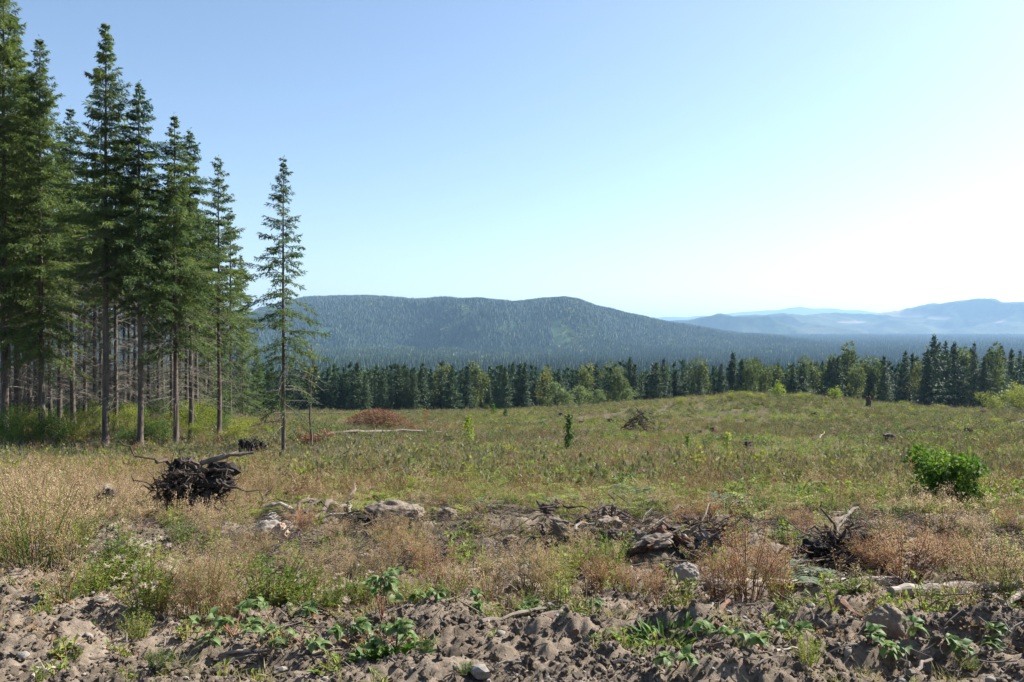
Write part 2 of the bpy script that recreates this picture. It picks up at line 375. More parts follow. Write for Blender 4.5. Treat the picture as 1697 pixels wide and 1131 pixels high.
a = gmesh.attributes.new('dirt', 'FLOAT', 'POINT'); a.data.foreach_set('value', (dirt_mask(GV[:, 0], GV[:, 1]) * (1 - sstep(16, 20, GV[:, 1])) * (1 - sstep(6.3, 8, GV[:, 1]) * .75 * sstep(-.25, .2, fbm(GV[:, 0] / .7, GV[:, 1] / .7, 23, 4)))).astype(np.float32))
a = gmesh.attributes.new('valley', 'FLOAT', 'POINT'); a.data.foreach_set('value', sstep(165, 200, GV[:, 1]).astype(np.float32))
tag(link('ground', gmesh), 'churned pale soil and weedy cleared ground sloping into the valley', None, kind='structure')

# ------------------------------------------------------------------ hills
HC = np.array([(-900, 505), (-300, 515), (0, 522), (150, 528), (300, 535), (395, 527), (430, 508), (500, 492), (560, 488), (640, 489), (690, 493), (740, 490), (790, 491), (850, 497), (900, 490), (935, 488), (960, 493), (990, 504), (1040, 518), (1100, 528), (1150, 539), (1200, 547), (1260, 553), (1330, 560), (1500, 575), (2600, 580)], float)
HB = np.array([(500, 560), (900, 548), (1050, 535), (1140, 530), (1175, 523), (1195, 519), (1215, 524), (1250, 522), (1300, 518), (1340, 520), (1400, 519), (1440, 517), (1490, 513), (1510, 508), (1540, 501), (1590, 497), (1620, 494), (1648, 495), (1662, 500), (1697, 498), (1800, 490), (2100, 500), (2600, 505)], float)
HD = np.array([(300, 548), (700, 535), (1000, 527), (1060, 521), (1090, 525), (1180, 522), (1240, 515), (1290, 511), (1330, 508), (1370, 511), (1420, 513), (1460, 517), (1600, 520), (1900, 512), (2600, 520)], float)
def hill_z(tab, x, y, y0, yc, rough, sc, seed, shape=1.0, trees=24.0):
    px = CX + F * x / y
    hc = EYE + (HY - np.interp(px, tab[:, 0], tab[:, 1]) + 3.0 * fbm(px / 55, px * 0 + seed, seed + 9, 3)) / F * yc - trees
    base = ground_base(x, y)
    t = np.clip((y - y0) / (yc - y0), 0, 1); t = (t * t * (3 - 2 * t)) ** shape
    back = sstep(yc, yc * 1.5, y)
    z = base * (1 - t) + hc * t - back * 0.8 * np.maximum(hc - base, 0)
    amp = np.clip((hc - base) / 200, 0, 1)
    w = 6.75 * t * (1 - t) ** 2 + 0.05
    spur = 1 - np.abs(2 * vn2(x / sc + 0.6 * y / sc, y / (sc * 2.2), seed) - 1)
    z = z + amp * w * rough * (fbm(x / sc, y / sc, seed, 4) + 1.3 * (spur - .5))
    z = np.where(y < yc, np.minimum(z, EYE + (hc - EYE) * y / yc - 3 * np.sqrt(np.maximum(yc - y, 0) / yc) * 6), z)
    return z - 12 * (1 - sstep(0.0, 0.08, t)) - 25 * back
def hill(name, tab, y0, yc, y1, rough, sc, seed, matname, label, shape=1.0, nr=150, nc=420, umin=-1.0, umax=1.0, bumps=None):
    ys = np.concatenate([np.linspace(y0, yc, nr), np.geomspace(yc * 1.01, y1, 14)])
    u = np.linspace(umin, umax, nc)
    Y = np.repeat(ys[:, None], nc, 1); X = u[None, :] * Y
    Z = hill_z(tab, X, Y, y0, yc, rough, sc, seed, shape)
    cc = np.zeros_like(Z)
    if bumps: Z, cc = bumps(X, Y, Z)
    mb = MB(); V, Fq = grid(X, Y, Z); mb.add(V, Fq, 0, True)
    me = mb.mesh(name, matname); a = me.attributes.new('clearcut', 'FLOAT', 'POINT'); a.data.foreach_set('value', cc.ravel().astype(np.float32))
    return tag(link(name, me), label, None, kind='structure')
M['hill_near'] = hill_material('forest_floor_hill', (0.022, 0.048, 0.024), (0.040, 0.066, 0.030), (0.16, 0.14, 0.08), 0.01, .1, .6)
M['hill_far'] = hill_material('far_forested_hill', (0.014, 0.034, 0.020), (0.045, 0.062, 0.030), (0.21, 0.165, 0.12), 0.006, .1, .6)
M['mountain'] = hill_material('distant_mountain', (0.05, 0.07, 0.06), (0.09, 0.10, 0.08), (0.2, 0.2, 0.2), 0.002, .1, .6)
hill('hill', HC, 2100, 4600, 6600, 130, 620, 101, 'hill_near', 'long dark forested hill with rounded crest across the valley')
def bumps_far(X, Y, Z):
    px = CX + F * X / Y; row = HY - F * (Z - EYE) / Y
    cc = np.zeros_like(Z)
    for (cx, cy, sx, sy) in ((1505, 521, 42, 7), (1460, 519, 40, 4.5), (1555, 527, 22, 5), (1410, 535, 30, 3), (1640, 533, 40, 5)):
        cc = np.maximum(cc, sstep(.35, .6, gauss(px, row, cx, cy, sx, sy) + .15 * fbm(X / 300, Y / 300, 5, 3)))
    pat = sstep(.10, .25, fbm(X / 900, Y / 1400, 8, 4)) * .22
    cc = np.maximum(cc, pat * (px > 1180))
    tall = (1 - cc) * (9 * vn2(X / 28, Y / 28, 77) + 12 * vn2(X / 60, Y / 60, 78))
    return Z + tall, cc
hill('hill', HB, 6000, 8600, 12500, 260, 900, 202, 'hill_far', 'hazy far hill with pale clear-cut patches near its top', nr=260, nc=700, umin=-.3, umax=1.1, bumps=bumps_far)
def bumps_mt(X, Y, Z): return Z + 60 * fbm(X / 700, Y / 700, 12, 4), np.zeros_like(Z)
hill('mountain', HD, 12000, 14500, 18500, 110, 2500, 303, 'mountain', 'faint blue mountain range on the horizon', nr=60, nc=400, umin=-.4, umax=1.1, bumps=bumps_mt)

# ------------------------------------------------------------------ conifers
def rand_dirs(n, g): v = g.normal(size=(n, 3)); return v / np.linalg.norm(v, axis=1, keepdims=True)
def conifer(h, cb, Rb, seed, whorl=0.36, per=5, step=0.082, k=5, leaf=(0.19, 0.052), trunk_r=None, dead=64, sparse=0.0, topk=0.85, sides=9, droop=0.25, sub=0.30):
    g = np.random.default_rng(seed)
    tr = MB(); cr = MB()
    rt = trunk_r or h * 0.0078
    zs = np.linspace(-0.4, h * .985, 16); wob = np.cumsum(g.normal(0, .012, (16, 2)), 0) * (h / 20)
    path = np.column_stack([wob, zs]); rad = rt * np.clip(1 - zs / h, 0.02, 1.1) ** .85 + .008; rad[0] *= 1.35; rad[1] *= 1.02
    tr.tube(path, rad, sides, 0)
    def axis(z): return np.array([np.interp(z, zs, wob[:, 0]), np.interp(z, zs, wob[:, 1]), z])
    for _ in range(dead):                      # bare dead limbs on the lower bole
        z = g.uniform(.10, max(cb + .15, .3)) * h; az = g.uniform(0, 6.283); L = g.uniform(.45, 1.05) * Rb * .85
        s = np.linspace(0, 1, 5); hd = np.array([math.cos(az), math.sin(az), 0]); sidev = np.array([-hd[1], hd[0], 0])
        p = axis(z) + s[:, None] * hd * L + (s * .05 - s * s * g.uniform(.1, .55))[:, None] * np.array([0, 0, L]) + (g.normal(0, .05) * s * s * L)[:, None] * sidev
        tr.tube(p, .015 * (1 - .75 * s) + .004, 3, 1, cap=False)
        for q in range(g.integers(4, 9)):
            b = p[g.integers(1, 5)]; d = hd * g.uniform(.2, .8) + sidev * g.uniform(-1, 1) + np.array([0, 0, g.uniform(-.7, .1)])
            tr.tube(np.array([b, b + d * g.uniform(.15, .55)]), [.007, .003], 3, 1, cap=False)
    z = cb * h; B, D, Nn, Ln, Wd = [], [], [], [], []
    while z < h * .995:
        t = (z - cb * h) / (h - cb * h)
        r = Rb * (1 - t) ** topk * (0.62 + 0.38 * min(1, t * 4)) + .06
        n = per if t < .9 else max(3, per - 1)
        a0 = g.uniform(0, 6.283)
        for q in range(n):
            if g.random() < sparse * (1 - t): continue
            az = a0 + q * 6.283 / n + g.normal(0, .3); L = r * g.uniform(.42, 1.22) * (.72 + .56 * float(vn2(np.array([math.cos(az) * 1.3 + z * .28]), np.array([math.sin(az) * 1.3 + seed]), seed)[0]))
            rise = (-.30 + .9 * t + g.normal(0, .16)); dr = droop * (1 - .55 * t) * g.uniform(.5, 1.3)
            hd = np.array([math.cos(az), math.sin(az), 0]); sv = np.array([-hd[1], hd[0], 0])
            m = max(3, int(L / step)); s = (np.arange(m) + g.random(m) * .8) / m; s = .12 + .88 * s
            curve = rise * s - dr * s * s + .22 * np.maximum(s - .65, 0)
            bz = axis(min(h * .985, z + g.normal(0, whorl * .55)))
            p = bz + (s[:, None] * hd + np.outer(curve, [0, 0, 1])) * L
            ss = np.linspace(0, 1, 4); cr.tube(bz + (ss[:, None] * hd + np.outer(rise * ss - dr * ss * ss + .22 * np.maximum(ss - .65, 0), [0, 0, 1])) * L, .016 * (L / 2 + .3) * (1 - .8 * ss), 3, 1, cap=False)
            for sgn in (-1, 1):
                tl = (sub * (1 - s) + .10) * min(L, 2.4) * g.uniform(.6, 1.2, m) + .05
                td = hd * (.55 + .4 * s[:, None]) + sgn * sv * (1 - .55 * s[:, None]) + np.outer(g.uniform(-.75, .15, m), [0, 0, 1])
                td /= np.linalg.norm(td, axis=1, keepdims=True)
                for kk in range(k):
                    f = (kk + .3) / k
                    B.append(p + td * (tl * f)[:, None]); dd = td + g.normal(0, .42, (m, 3)); dd[:, 2] -= .18; D.append(dd)
                    Nn.append(g.normal(0, .45, (m, 3)) + [0, 0, 1]); q1 = g.uniform(.7, 1.3, m)
                    Ln.append(np.minimum(leaf[0] * q1, tl + .06)); Wd.append(leaf[1] * q1)
        z += whorl * (1.0 - .55 * t) * g.uniform(.8, 1.2)
    n = 14; zz = h * (1 - .05 * g.random(n)); B.append(np.array([axis(q) for q in zz])); d = rand_dirs(n, g); d[:, 2] = abs(d[:, 2]) + .4
    D.append(d); Nn.append(rand_dirs(n, g)); Ln.append(np.full(n, leaf[0] * .9)); Wd.append(np.full(n, leaf[1] * .8))
    cr.leaves(np.concatenate(B), np.concatenate(D), np.concatenate(Nn), np.concatenate(Ln), np.concatenate(Wd), 0)
    return tr, cr

def place_tree(name, tm, cm, x, y, h, href, label, cat, group=None, rz=None, wide=1.0, z=None):
    s = h / href
    o = thing(name, label, cat, (x, y, (gz(x, y) if z is None else z) - .05), random.uniform(0, 6.28) if rz is None else rz, (s * wide, s * wide, s), group)
    link('trunk', tm, o); link('crown', cm, o)
    return o
def lib(name, h, nm='needle', tw='deadtwig', **kw):
    t, c = conifer(h, **kw)
    return t.mesh(name + '_trunk', ['bark', tw]), c.mesh(name + '_crown', [nm, 'bark']), h
FIR = [lib('fir_a', 22, cb=.38, Rb=3.2, seed=11, topk=1.0), lib('fir_b', 20, cb=.42, Rb=3.1, seed=12, droop=.45, topk=.95, sparse=.15),
       lib('fir_c', 19, cb=.30, Rb=3.1, seed=13, whorl=.40, topk=.95), lib('fir_d', 18, cb=.32, Rb=2.9, seed=14, whorl=.50, droop=.5, sparse=.35, topk=.95),
       lib('fir_e', 20, cb=.48, Rb=2.7, seed=18, whorl=.44, sparse=.35, dead=120, topk=1.05)]
FIRW = lib('fir_w', 26, cb=.22, Rb=4.2, seed=15, whorl=.46, step=.10, leaf=(.22, .06))
FIRL = lib('fir_lone', 14.8, cb=.19, Rb=2.4, seed=16, whorl=.40, per=5, sparse=.55, dead=26, topk=.9, droop=.5, trunk_r=.105, step=.10, leaf=(.18, .045))
FIRY = lib('fir_young', 9.5, nm='needle_young', cb=.10, Rb=1.9, seed=17, whorl=.36, dead=6, sparse=.3, step=.12)
def tree_at(px, py, top, L, label, group=None, name='fir_tree', wide=1.0, dist=None):
    if dist is None: x, y = spot(px, py)
    else: y = dist; x = float(px2u(px)) * y
    z = gz(x, y); h = (HY - top) / F * y + EYE - z
    return place_tree(name, L[0], L[1], x, y, h, L[2], label, 'tree', group, wide=wide)
GRP = 'tall firs at the edge of the clearing'
tree_at(175, 745, 33, FIR[0], 'tall fir with the thickest grey trunk standing at the clearing edge', GRP)
tree_at(232, 745, 133, FIR[1], 'fir with slender dark trunk standing next to the thickest-trunked fir', GRP)
tree_at(293, 738, 188, FIR[2], 'bushy fir with foliage far down its trunk, midway along the stand', GRP)
tree_at(316, 730, 212, FIR[1], 'fir rising close behind the bushy fir midway along the stand', GRP)
tree_at(363, 722, 256, FIR[3], 'fir with sparse drooping branches at the outer end of the stand', GRP)
tree_at(470, 755, 257, FIRL, 'slim lone fir with thin bare trunk apart from the stand', None)
tree_at(8, 726, -55, FIRW, 'broadest and tallest fir with low sweeping boughs', GRP)
tree_at(68, 728, 60, FIRW, 'fir with heavy olive boughs over the leafy thicket', GRP)
for (px, py, top, k, dist) in ((98, 0, 205, 4, 52), (120, 0, 175, 4, 50), (140, 0, 270, 4, 60), (191, 0, 225, 4, 50), (166, 0, 290, 3, 66), (223, 0, 270, 4, 62), (246, 0, 285, 3, 64),
                               (284, 0, 275, 4, 54), (309, 0, 300, 3, 60), (382, 0, 345, 3, 66), (60, 0, 130, 4, 56), (28, 0, 20, 2, 50), (-40, 0, -40, 0, 48), (-90, 0, -80, 0, 52),
                               (-30, 0, 60, 2, 62), (40, 0, 140, 3, 70), (110, 0, 290, 4, 76), (205, 0, 330, 4, 78), (270, 0, 340, 4, 80), (340, 0, 350, 3, 76), (-150, 0, -60, 0, 55), (-120, 0, 40, 1, 70),
                               (15, 0, 200, 4, 58), (48, 0, 230, 4, 64), (83, 0, 250, 4, 72), (130, 0, 300, 4, 84), (156, 0, 250, 4, 57), (182, 0, 330, 4, 88), (214, 0, 300, 4, 70), (238, 0, 340, 4, 90), (262, 0, 310, 4, 66), (300, 0, 350, 4, 88), (326, 0, 330, 4, 68), (352, 0, 370, 4, 92), (-10, 0, 180, 4, 75), (5, 0, 260, 4, 90), (70, 0, 300, 4, 95), (400, 0, 420, 4, 100)):
    tree_at(px, py, top, FIR[k], 'inner fir of the stand with straight bare lower trunk', 'firs standing deeper in the left stand', dist=dist)
for (px, top, dist) in ((345, 470, 72), (402, 540, 74), (425, 575, 90), (255, 520, 84), (300, 540, 90), (150, 545, 88), (372, 560, 60)):
    tree_at(px, 0, top, FIRY, 'young yellow-green fir growing among the tall trunks', 'young firs under the stand', dist=dist, name='young_fir')

# ------------------------------------------------------------------ broadleaf trees and shrubs
def shrub(h, w, n, seed, stems=9, leaf=(.11, .07), base=.12, lobes=9, spread=.8):
    g = np.random.default_rng(seed); st = MB(); lf = MB()
    cen = []
    for q in range(lobes):
        az = g.uniform(0, 6.283); rr = w * .5 * math.sqrt(g.random()) * spread
        cen.append((rr * math.cos(az), rr * math.sin(az), h * g.uniform(base + .2, .85), g.uniform(.18, .34) * w, g.uniform(.14, .26) * h))
    for q in range(stems):
        c = cen[q % lobes]; s = np.linspace(0, 1, 5); b = np.array([g.normal(0, w * .06), g.normal(0, w * .06), -.1])
        p = b + s[:, None] * (np.array(c[:3]) - b); p[1:-1] += g.normal(0, .04 * w, (3, 3)); p[:, 2] += .15 * h * s * (1 - s)
        st.tube(p, (.012 + .01 * h / 3) * (1 - .7 * s), 5, 0, cap=False)
        for _ in range(3):
            e = p[g.integers(2, 5)]; st.tube(np.array([e, e + rand_dirs(1, g)[0] * .28 * w]), [.008, .003], 3, 0, cap=False)
    per = n // lobes; B, D = [], []
    for c in cen:
        d = rand_dirs(per, g); r = np.abs(1 - np.abs(g.normal(0, .28, per))); p = d * r[:, None] * [c[3], c[3], c[4]] + c[:3]
        p += g.normal(0, .03 * w, p.shape); p[:, 2] = np.abs(p[:, 2])
        B.append(p); D.append(d + g.normal(0, .7, (per, 3)) + [0, 0, -.15])
    B = np.concatenate(B); D = np.concatenate(D); k = g.uniform(.6, 1.3, len(B))
    lf.leaves(B, D, g.normal(0, .6, B.shape) + [0, 0, 1], leaf[0] * k, leaf[1] * k, 0)
    return st, lf
def shrublib(name, leafmat, **kw):
    s, l = shrub(**kw); return s.mesh(name + '_stems', 'deadtwig'), l.mesh(name + '_leaves', leafmat), kw['h']
SH = [shrublib('thicket_a', 'shrub', h=2.6, w=3.0, n=2600, seed=21), shrublib('thicket_b', 'shrub', h=2.0, w=2.6, n=2200, seed=22), shrublib('thicket_c', 'shrub_d', h=2.4, w=2.4, n=2200, seed=23)]
SHB = shrublib('bright_shrub', 'shrub_b', h=1.5, w=1.2, n=900, seed=24)
def place_shrub(L, x, y, h, label, group=None, name='shrub', wide=1.0, cat='shrub', z=None):
    s = h / L[2]; o = thing(name, label, cat, (x, y, (gz(x, y) if z is None else z) - .03), random.uniform(0, 6.28), (s * wide, s * wide, s), group)
    link('stem', L[0], o); link('foliage', L[1], o); return o
for q in range(40):
    px = random.uniform(-60, 430); y = random.uniform(43, 78) if px < 300 else random.uniform(48, 80)
    x = float(px2u(px)) * y
    place_shrub(SH[random.choice((0, 1, 2, 2, 2, 2))], x, y, random.uniform(.8, 2.1), 'loose yellow-green shrub in the thicket under the firs', 'understory shrubs beneath the fir stand', wide=random.uniform(.8, 1.2))
for (px, py, h, k) in ((40, 742, 2.3, 1), (5, 748, 2.0, 2), (85, 740, 1.7, 2), (265, 738, 1.6, 2), (205, 742, 1.1, 2), (330, 735, 1.3, 0), (395, 735, 1.4, 1)):
    x, y = spot(px, py); place_shrub(SH[k], x, y, h, 'yellow-green leafy shrub along the front of the thicket', 'shrubs fronting the fir stand')

def broadleaf(h, w, n, seed, leaf=.5):
    g = np.random.default_rng(seed); tr = MB(); cr = MB()
    zs = np.linspace(-.5, h * .8, 8); wob = np.cumsum(g.normal(0, .06, (8, 2)), 0)
    tr.tube(np.column_stack([wob, zs]), .016 * h * (1 - .85 * zs / h), 7, 0)
    cen = []
    for q in range(22):
        t = g.uniform(.12, 1); z = h * (.14 + .82 * t); rr = w * .5 * math.sqrt(max(0, 1 - (2 * t * .92 - .75) ** 2)) * g.uniform(.2, 1); az = g.uniform(0, 6.283)
        c = np.array([rr * math.cos(az), rr * math.sin(az), z]); cen.append(c)
        b = np.array([0, 0, z * .72]); s = np.linspace(0, 1, 4); p = b + s[:, None] * (c - b); p[1:-1] += g.normal(0, .15, (2, 3))
        tr.tube(p, .005 * h * (1 - .8 * s), 4, 0, cap=False)
    per = n // 22; B, D = [], []
    for c in cen:
        d = rand_dirs(per, g); r = np.abs(1 - np.abs(g.normal(0, .35, per))); q = g.uniform(.11, .19)
        B.append(d * r[:, None] * [w * q, w * q, h * q * .75] + c); D.append(d + g.normal(0, .8, (per, 3)))
    B = np.concatenate(B); D = np.concatenate(D); k = g.uniform(.5, 1.3, len(B))
    cr.leaves(B, D, rand_dirs(len(B), g), leaf * k, leaf * .75 * k, 0)
    return tr, cr
def blib(name, leafmat, **kw):
    t, c = broadleaf(**kw); return t.mesh(name + '_trunk', 'bark'), c.mesh(name + '_crown', leafmat), kw['h']
def conlod(name, h, Rb, seed, nm='needle_far', cb=.06):
    t, c = conifer(h, cb, Rb, seed, whorl=.75, per=7, step=.42, k=2, leaf=(.75, .30), dead=0, sides=5, droop=.3, topk=.8, sub=.42)
    return t.mesh(name + '_trunk', ['bark', 'deadtwig']), c.mesh(name + '_crown', [nm, 'bark']), h
ROW = [conlod('row_fir_a', 22, 4.3, 31), conlod('row_fir_b', 20, 3.8, 32), conlod('row_fir_c', 24, 3.9, 33, cb=.12), conlod('row_fir_d', 19, 4.4, 34)]
BRD = [blib('row_alder_a', 'broad', h=17, w=7.5, n=2000, seed=41), blib('row_alder_b', 'broad', h=16, w=7.5, n=2000, seed=42), blib('row_maple', 'broad_y', h=15, w=6.5, n=1500, seed=43)]
BRD.append(blib('row_alder_pale', 'broad_light', h=9, w=8.5, n=1900, seed=44))
# silhouette of the tree line in the photograph: column -> row of the tops
TOPS = np.array([(380, 622), (440, 612), (500, 604), (600, 602), (700, 603), (760, 600), (870, 598), (960, 602), (1040, 598), (1090, 596), (1140, 600), (1190, 604), (1215, 590), (1245, 598), (1300, 606), (1330, 596), (1400, 580), (1440, 596), (1500, 585), (1548, 562), (1580, 570), (1620, 575), (1660, 572), (1700, 578), (1760, 570)], float)
LAB = ['dark pointed fir in the tree line beyond the clearing', 'olive round-topped broadleaf tree in the tree line beyond the clearing', 'yellowing broadleaf tree in the tree line beyond the clearing', 'low rounded pale green tree in front of the dark tree line']
def row_tree(px, y, top, kind, idx=None, label=None):
    x = float(px2u(px)) * y; z = gz(x, y); h = (HY - top) / F * y + EYE - z
    if kind == 0: L = ROW[random.randrange(4) if idx is None else idx]; w = random.uniform(.8, 1.05) * min(1.25, 21 / max(h, 6))
    elif kind == 1: L = BRD[random.randrange(2)]; w = random.uniform(.85, 1.1)
    elif kind == 3: L = BRD[3]; w = random.uniform(.8, 1.0)
    else: L = BRD[2]; w = random.uniform(.8, 1.0)
    return place_tree(('fir_tree', 'broadleaf_tree', 'broadleaf_tree', 'broadleaf_tree')[kind], L[0], L[1], x, y, h, L[2], label or LAB[kind], 'tree', 'tree line beyond the clearing', wide=w, z=z)
nrow = 0
for (px, top, k, y) in ((1215, 584, 0, 200), (1250, 592, 1, 192), (1158, 592, 1, 205), (1405, 574, 1, 200), (1440, 590, 1, 200), (1330, 596, 1, 205), (1500, 583, 0, 195), (1548, 556, 0, 190), (1568, 566, 0, 192), (1582, 568, 0, 194),
                        (1615, 568, 0, 196), (1660, 572, 0, 198), (1640, 578, 0, 205), (1530, 598, 2, 192), (1465, 590, 0, 200), (960, 640, 3, 172), (990, 646, 3, 170), (920, 634, 3, 172), (940, 650, 3, 166), (1025, 618, 1, 182), (1042, 645, 3, 170), (1252, 600, 1, 190), (1436, 600, 1, 205), (1690, 640, 3, 150), (740, 602, 2, 215),
                        (870, 600, 0, 200), (700, 602, 0, 200), (592, 600, 0, 198), (1100, 594, 0, 205), (1088, 600, 0, 200), (1045, 592, 0, 205), (775, 606, 0, 195), (660, 604, 0, 200), (830, 604, 0, 196), (1375, 602, 1, 205), (1285, 604, 1, 205)):
    row_tree(px, y, top, k); nrow += 1
while nrow < 290:
    q = random.random(); px = random.uniform(120, 1780) if q > .12 else random.uniform(-100, 300)
    y = random.uniform(182, 265); t = np.interp(px, TOPS[:, 0], TOPS[:, 1]) + abs(random.gauss(0, 1)) * 12 + (y - 190) * .03 + 1
    bl = (px > 900 and random.random() < .20) or random.random() < .05
    row_tree(px, y, t, (2 if random.random() < .12 else 1) if bl else 0); nrow += 1

# ------------------------------------------------------------------ far forest: valley and hill
def tiers(h, r, n, seed, pts=7):
    g = np.random.default_rng(seed); mb = MB()
    for t in range(n):
        z0 = h * (.06 + .86 * t / n); z1 = min(h, z0 + h * (1.65 / n)); rr = r * (1 - t / n) ** .8 + .15
        a = np.arange(pts) * 6.283 / pts + g.uniform(0, 6.28); q = rr * g.uniform(.55, 1.2, pts); zz = z0 + g.normal(0, h * .015, pts)
        v = np.concatenate([[[0, 0, z1]], np.column_stack([q * np.cos(a), q * np.sin(a), zz])])
        i = np.arange(pts); mb.add(v, np.stack([np.zeros(pts, int), 1 + i, 1 + (i + 1) % pts], 1), 0)
    return mb
def blob(h, w, seed, n=70):
    g = np.random.default_rng(seed); mb = MB(); d = rand_dirs(n, g); p = d * [w / 2, w / 2, h * .4] * g.uniform(.7, 1, (n, 1)) + [0, 0, h * .6]
    mb.leaves(p - d * .5, d + g.normal(0, .8, d.shape), rand_dirs(n, g), w * .42, w * .34, 0); return mb
def fan_points(n, y0, y1, umin, umax, g, p=1.0):
    y = (g.random(n) * (y1 ** (1 + p) - y0 ** (1 + p)) + y0 ** (1 + p)) ** (1 / (1 + p)); return g.uniform(umin, umax, n) * y, y
g = np.random.default_rng(55)
def far_scatter(name, mb, m, x, y, z, sc, label):
    scatter(name, mb, m, np.column_stack([x, y, z - .5]), sc, label, 'forest', tilt=.02)
lodc = MB(); t_, c_ = conifer(22, .05, 3.2, 61, whorl=1.2, per=6, step=.7, k=1, leaf=(1.5, .7), dead=0, sides=4, droop=.3); lodc.join(c_)
for k, n in ((0, 9000), (1, 5000)):
    x, y = fan_points(n, 262, 900, -.72, .72, g)
    keep = np.ones(len(x), bool)
    x, y = x[keep], y[keep]
    far_scatter('far_forest', lodc if k == 0 else tiers(22, 3.2, 6, 62 + k, 8), ['needle_far', 'bark'], x, y, ground(x, y), g.uniform(.65, 1.15, len(x)), 'dark fir forest filling the near valley floor' if k == 0 else 'pointed fir tops filling the near valley floor')
x, y = fan_points(3600, 206, 300, -.72, .72, g)
far_scatter('far_forest', lodc, ['needle_far', 'bark'], x, y, ground(x, y), g.uniform(.6, .9, len(x)), 'shorter firs massed close behind the tree line')
x, y = fan_points(1500, 280, 1500, -.7, .7, g); far_scatter('far_forest', blob(15, 11, 71), ['broad'], x, y, ground(x, y), g.uniform(.6, 1.1, len(x)), 'pale broadleaf trees scattered through the valley forest')
x, y = fan_points(38000, 850, 2600, -.72, .72, g, .6)
zA = np.maximum(ground_base(x, y), hill_z(*(HC, x, y), 2100, 4600, 130, 620, 101))
far_scatter('far_forest', tiers(25, 4.2, 4, 63, 6), ['needle_hill'], x, y, zA, g.uniform(.55, 1.2, len(x)), 'even dark fir forest across the middle of the valley')
x, y = fan_points(96000, 2400, 4750, -.74, .45, g, .8)
zA = hill_z(HC, x, y, 2100, 4600, 130, 620, 101); keep = vn2(x / 180, y / 260, 91) > .06
far_scatter('far_forest', tiers(22, 5.4, 3, 64, 6), ['needle_hill'], x[keep], y[keep], zA[keep], g.uniform(.5, 1.15, keep.sum()), 'dark fir forest covering the long hill')
x, y = fan_points(7000, 1500, 4300, -.72, .4, g, .8); zA = np.maximum(ground_base(x, y), hill_z(HC, x, y, 2100, 4600, 130, 620, 101))
keep = fbm(x / 300, y / 500, 95, 3) > .22
far_scatter('far_forest', blob(20, 17, 72, 40), ['broad_hill'], x[keep], y[keep], zA[keep], g.uniform(.6, 1.1, keep.sum()), 'pale broadleaf patches on the hill flank')
x, y = fan_points(34000, 2600, 6300, .12, .74, g, .7); zA = np.maximum(ground_base(x, y), hill_z(HC, x, y, 2100, 4600, 130, 620, 101))
far_scatter('far_forest', tiers(27, 7, 4, 65, 6), ['needle_hill'], x, y, zA, g.uniform(.5, 1.1, len(x)), 'flat fir forest stretching to the foot of the far hills')

# ------------------------------------------------------------------ plant builders
def dry_weed(seed, n=40, h=.75, w=.35, green=.3, heads=14, hd=.013):
    g = np.random.default_rng(seed); mb = MB()      # slots: stem, fluff, green
    for q in range(n):
        az = g.uniform(0, 6.283); r0 = w * .22 * math.sqrt(g.random()); H = h * g.uniform(.45, 1.08); lean = g.uniform(.05, .85) * w * (1.2 - .4 * H / h)
        b = np.array([r0 * math.cos(az), r0 * math.sin(az), -.03]); s = np.linspace(0, 1, 4)
        e = np.array([math.cos(az) * lean, math.sin(az) * lean, 0]); e += np.append(g.normal(0, .03, 2), 0)
        p = b + np.outer(s, [0, 0, H]) + np.outer(s ** 1.6, e); p[1:3, :2] += g.normal(0, .008, (2, 2))
        mb.tube(p, .0032 * (1 - .6 * s) + .0008, 3, 0 if g.random() > green * .5 else 2, cap=False)
        m = g.integers(5, 10); t = g.uniform(.52, 1, m); P = b + np.outer(t, [0, 0, H]) + np.outer(t ** 1.6, e)
        D = g.normal(0, .8, (m, 3)); D[:, 2] = g.uniform(.5, 1.3, m); L = (1.15 - t) * .28 * h
        mb.leaves(P, D, rand_dirs(m, g), L, .005, 0, mid=.5)
        Dn = D / np.linalg.norm(D, axis=1, keepdims=True); k = g.integers(0, m, heads); f = g.uniform(.4, 1.05, heads)
        HP = P[k] + Dn[k] * (L[k] * f)[:, None] + g.normal(0, .022 * h / .8 + .004, (heads, 3))
        mb.leaves(HP, rand_dirs(heads, g) + [0, 0, .6], rand_dirs(heads, g), hd * g.uniform(.7, 1.5, heads), hd * g.uniform(.5, 1, heads), 1)
        m = g.integers(4, 9); t = g.uniform(.05, .75, m); P = b + np.outer(t, [0, 0, H]) + np.outer(t ** 1.6, e); D = g.normal(0, 1, (m, 3)); D[:, 2] = g.uniform(-.4, .8, m)
        mb.leaves(P, D, [0, 0, 1] + g.normal(0, .4, (m, 3)), g.uniform(.03, .07, m), g.uniform(.006, .012, m), 2 if g.random() < green else 0)
    return mb
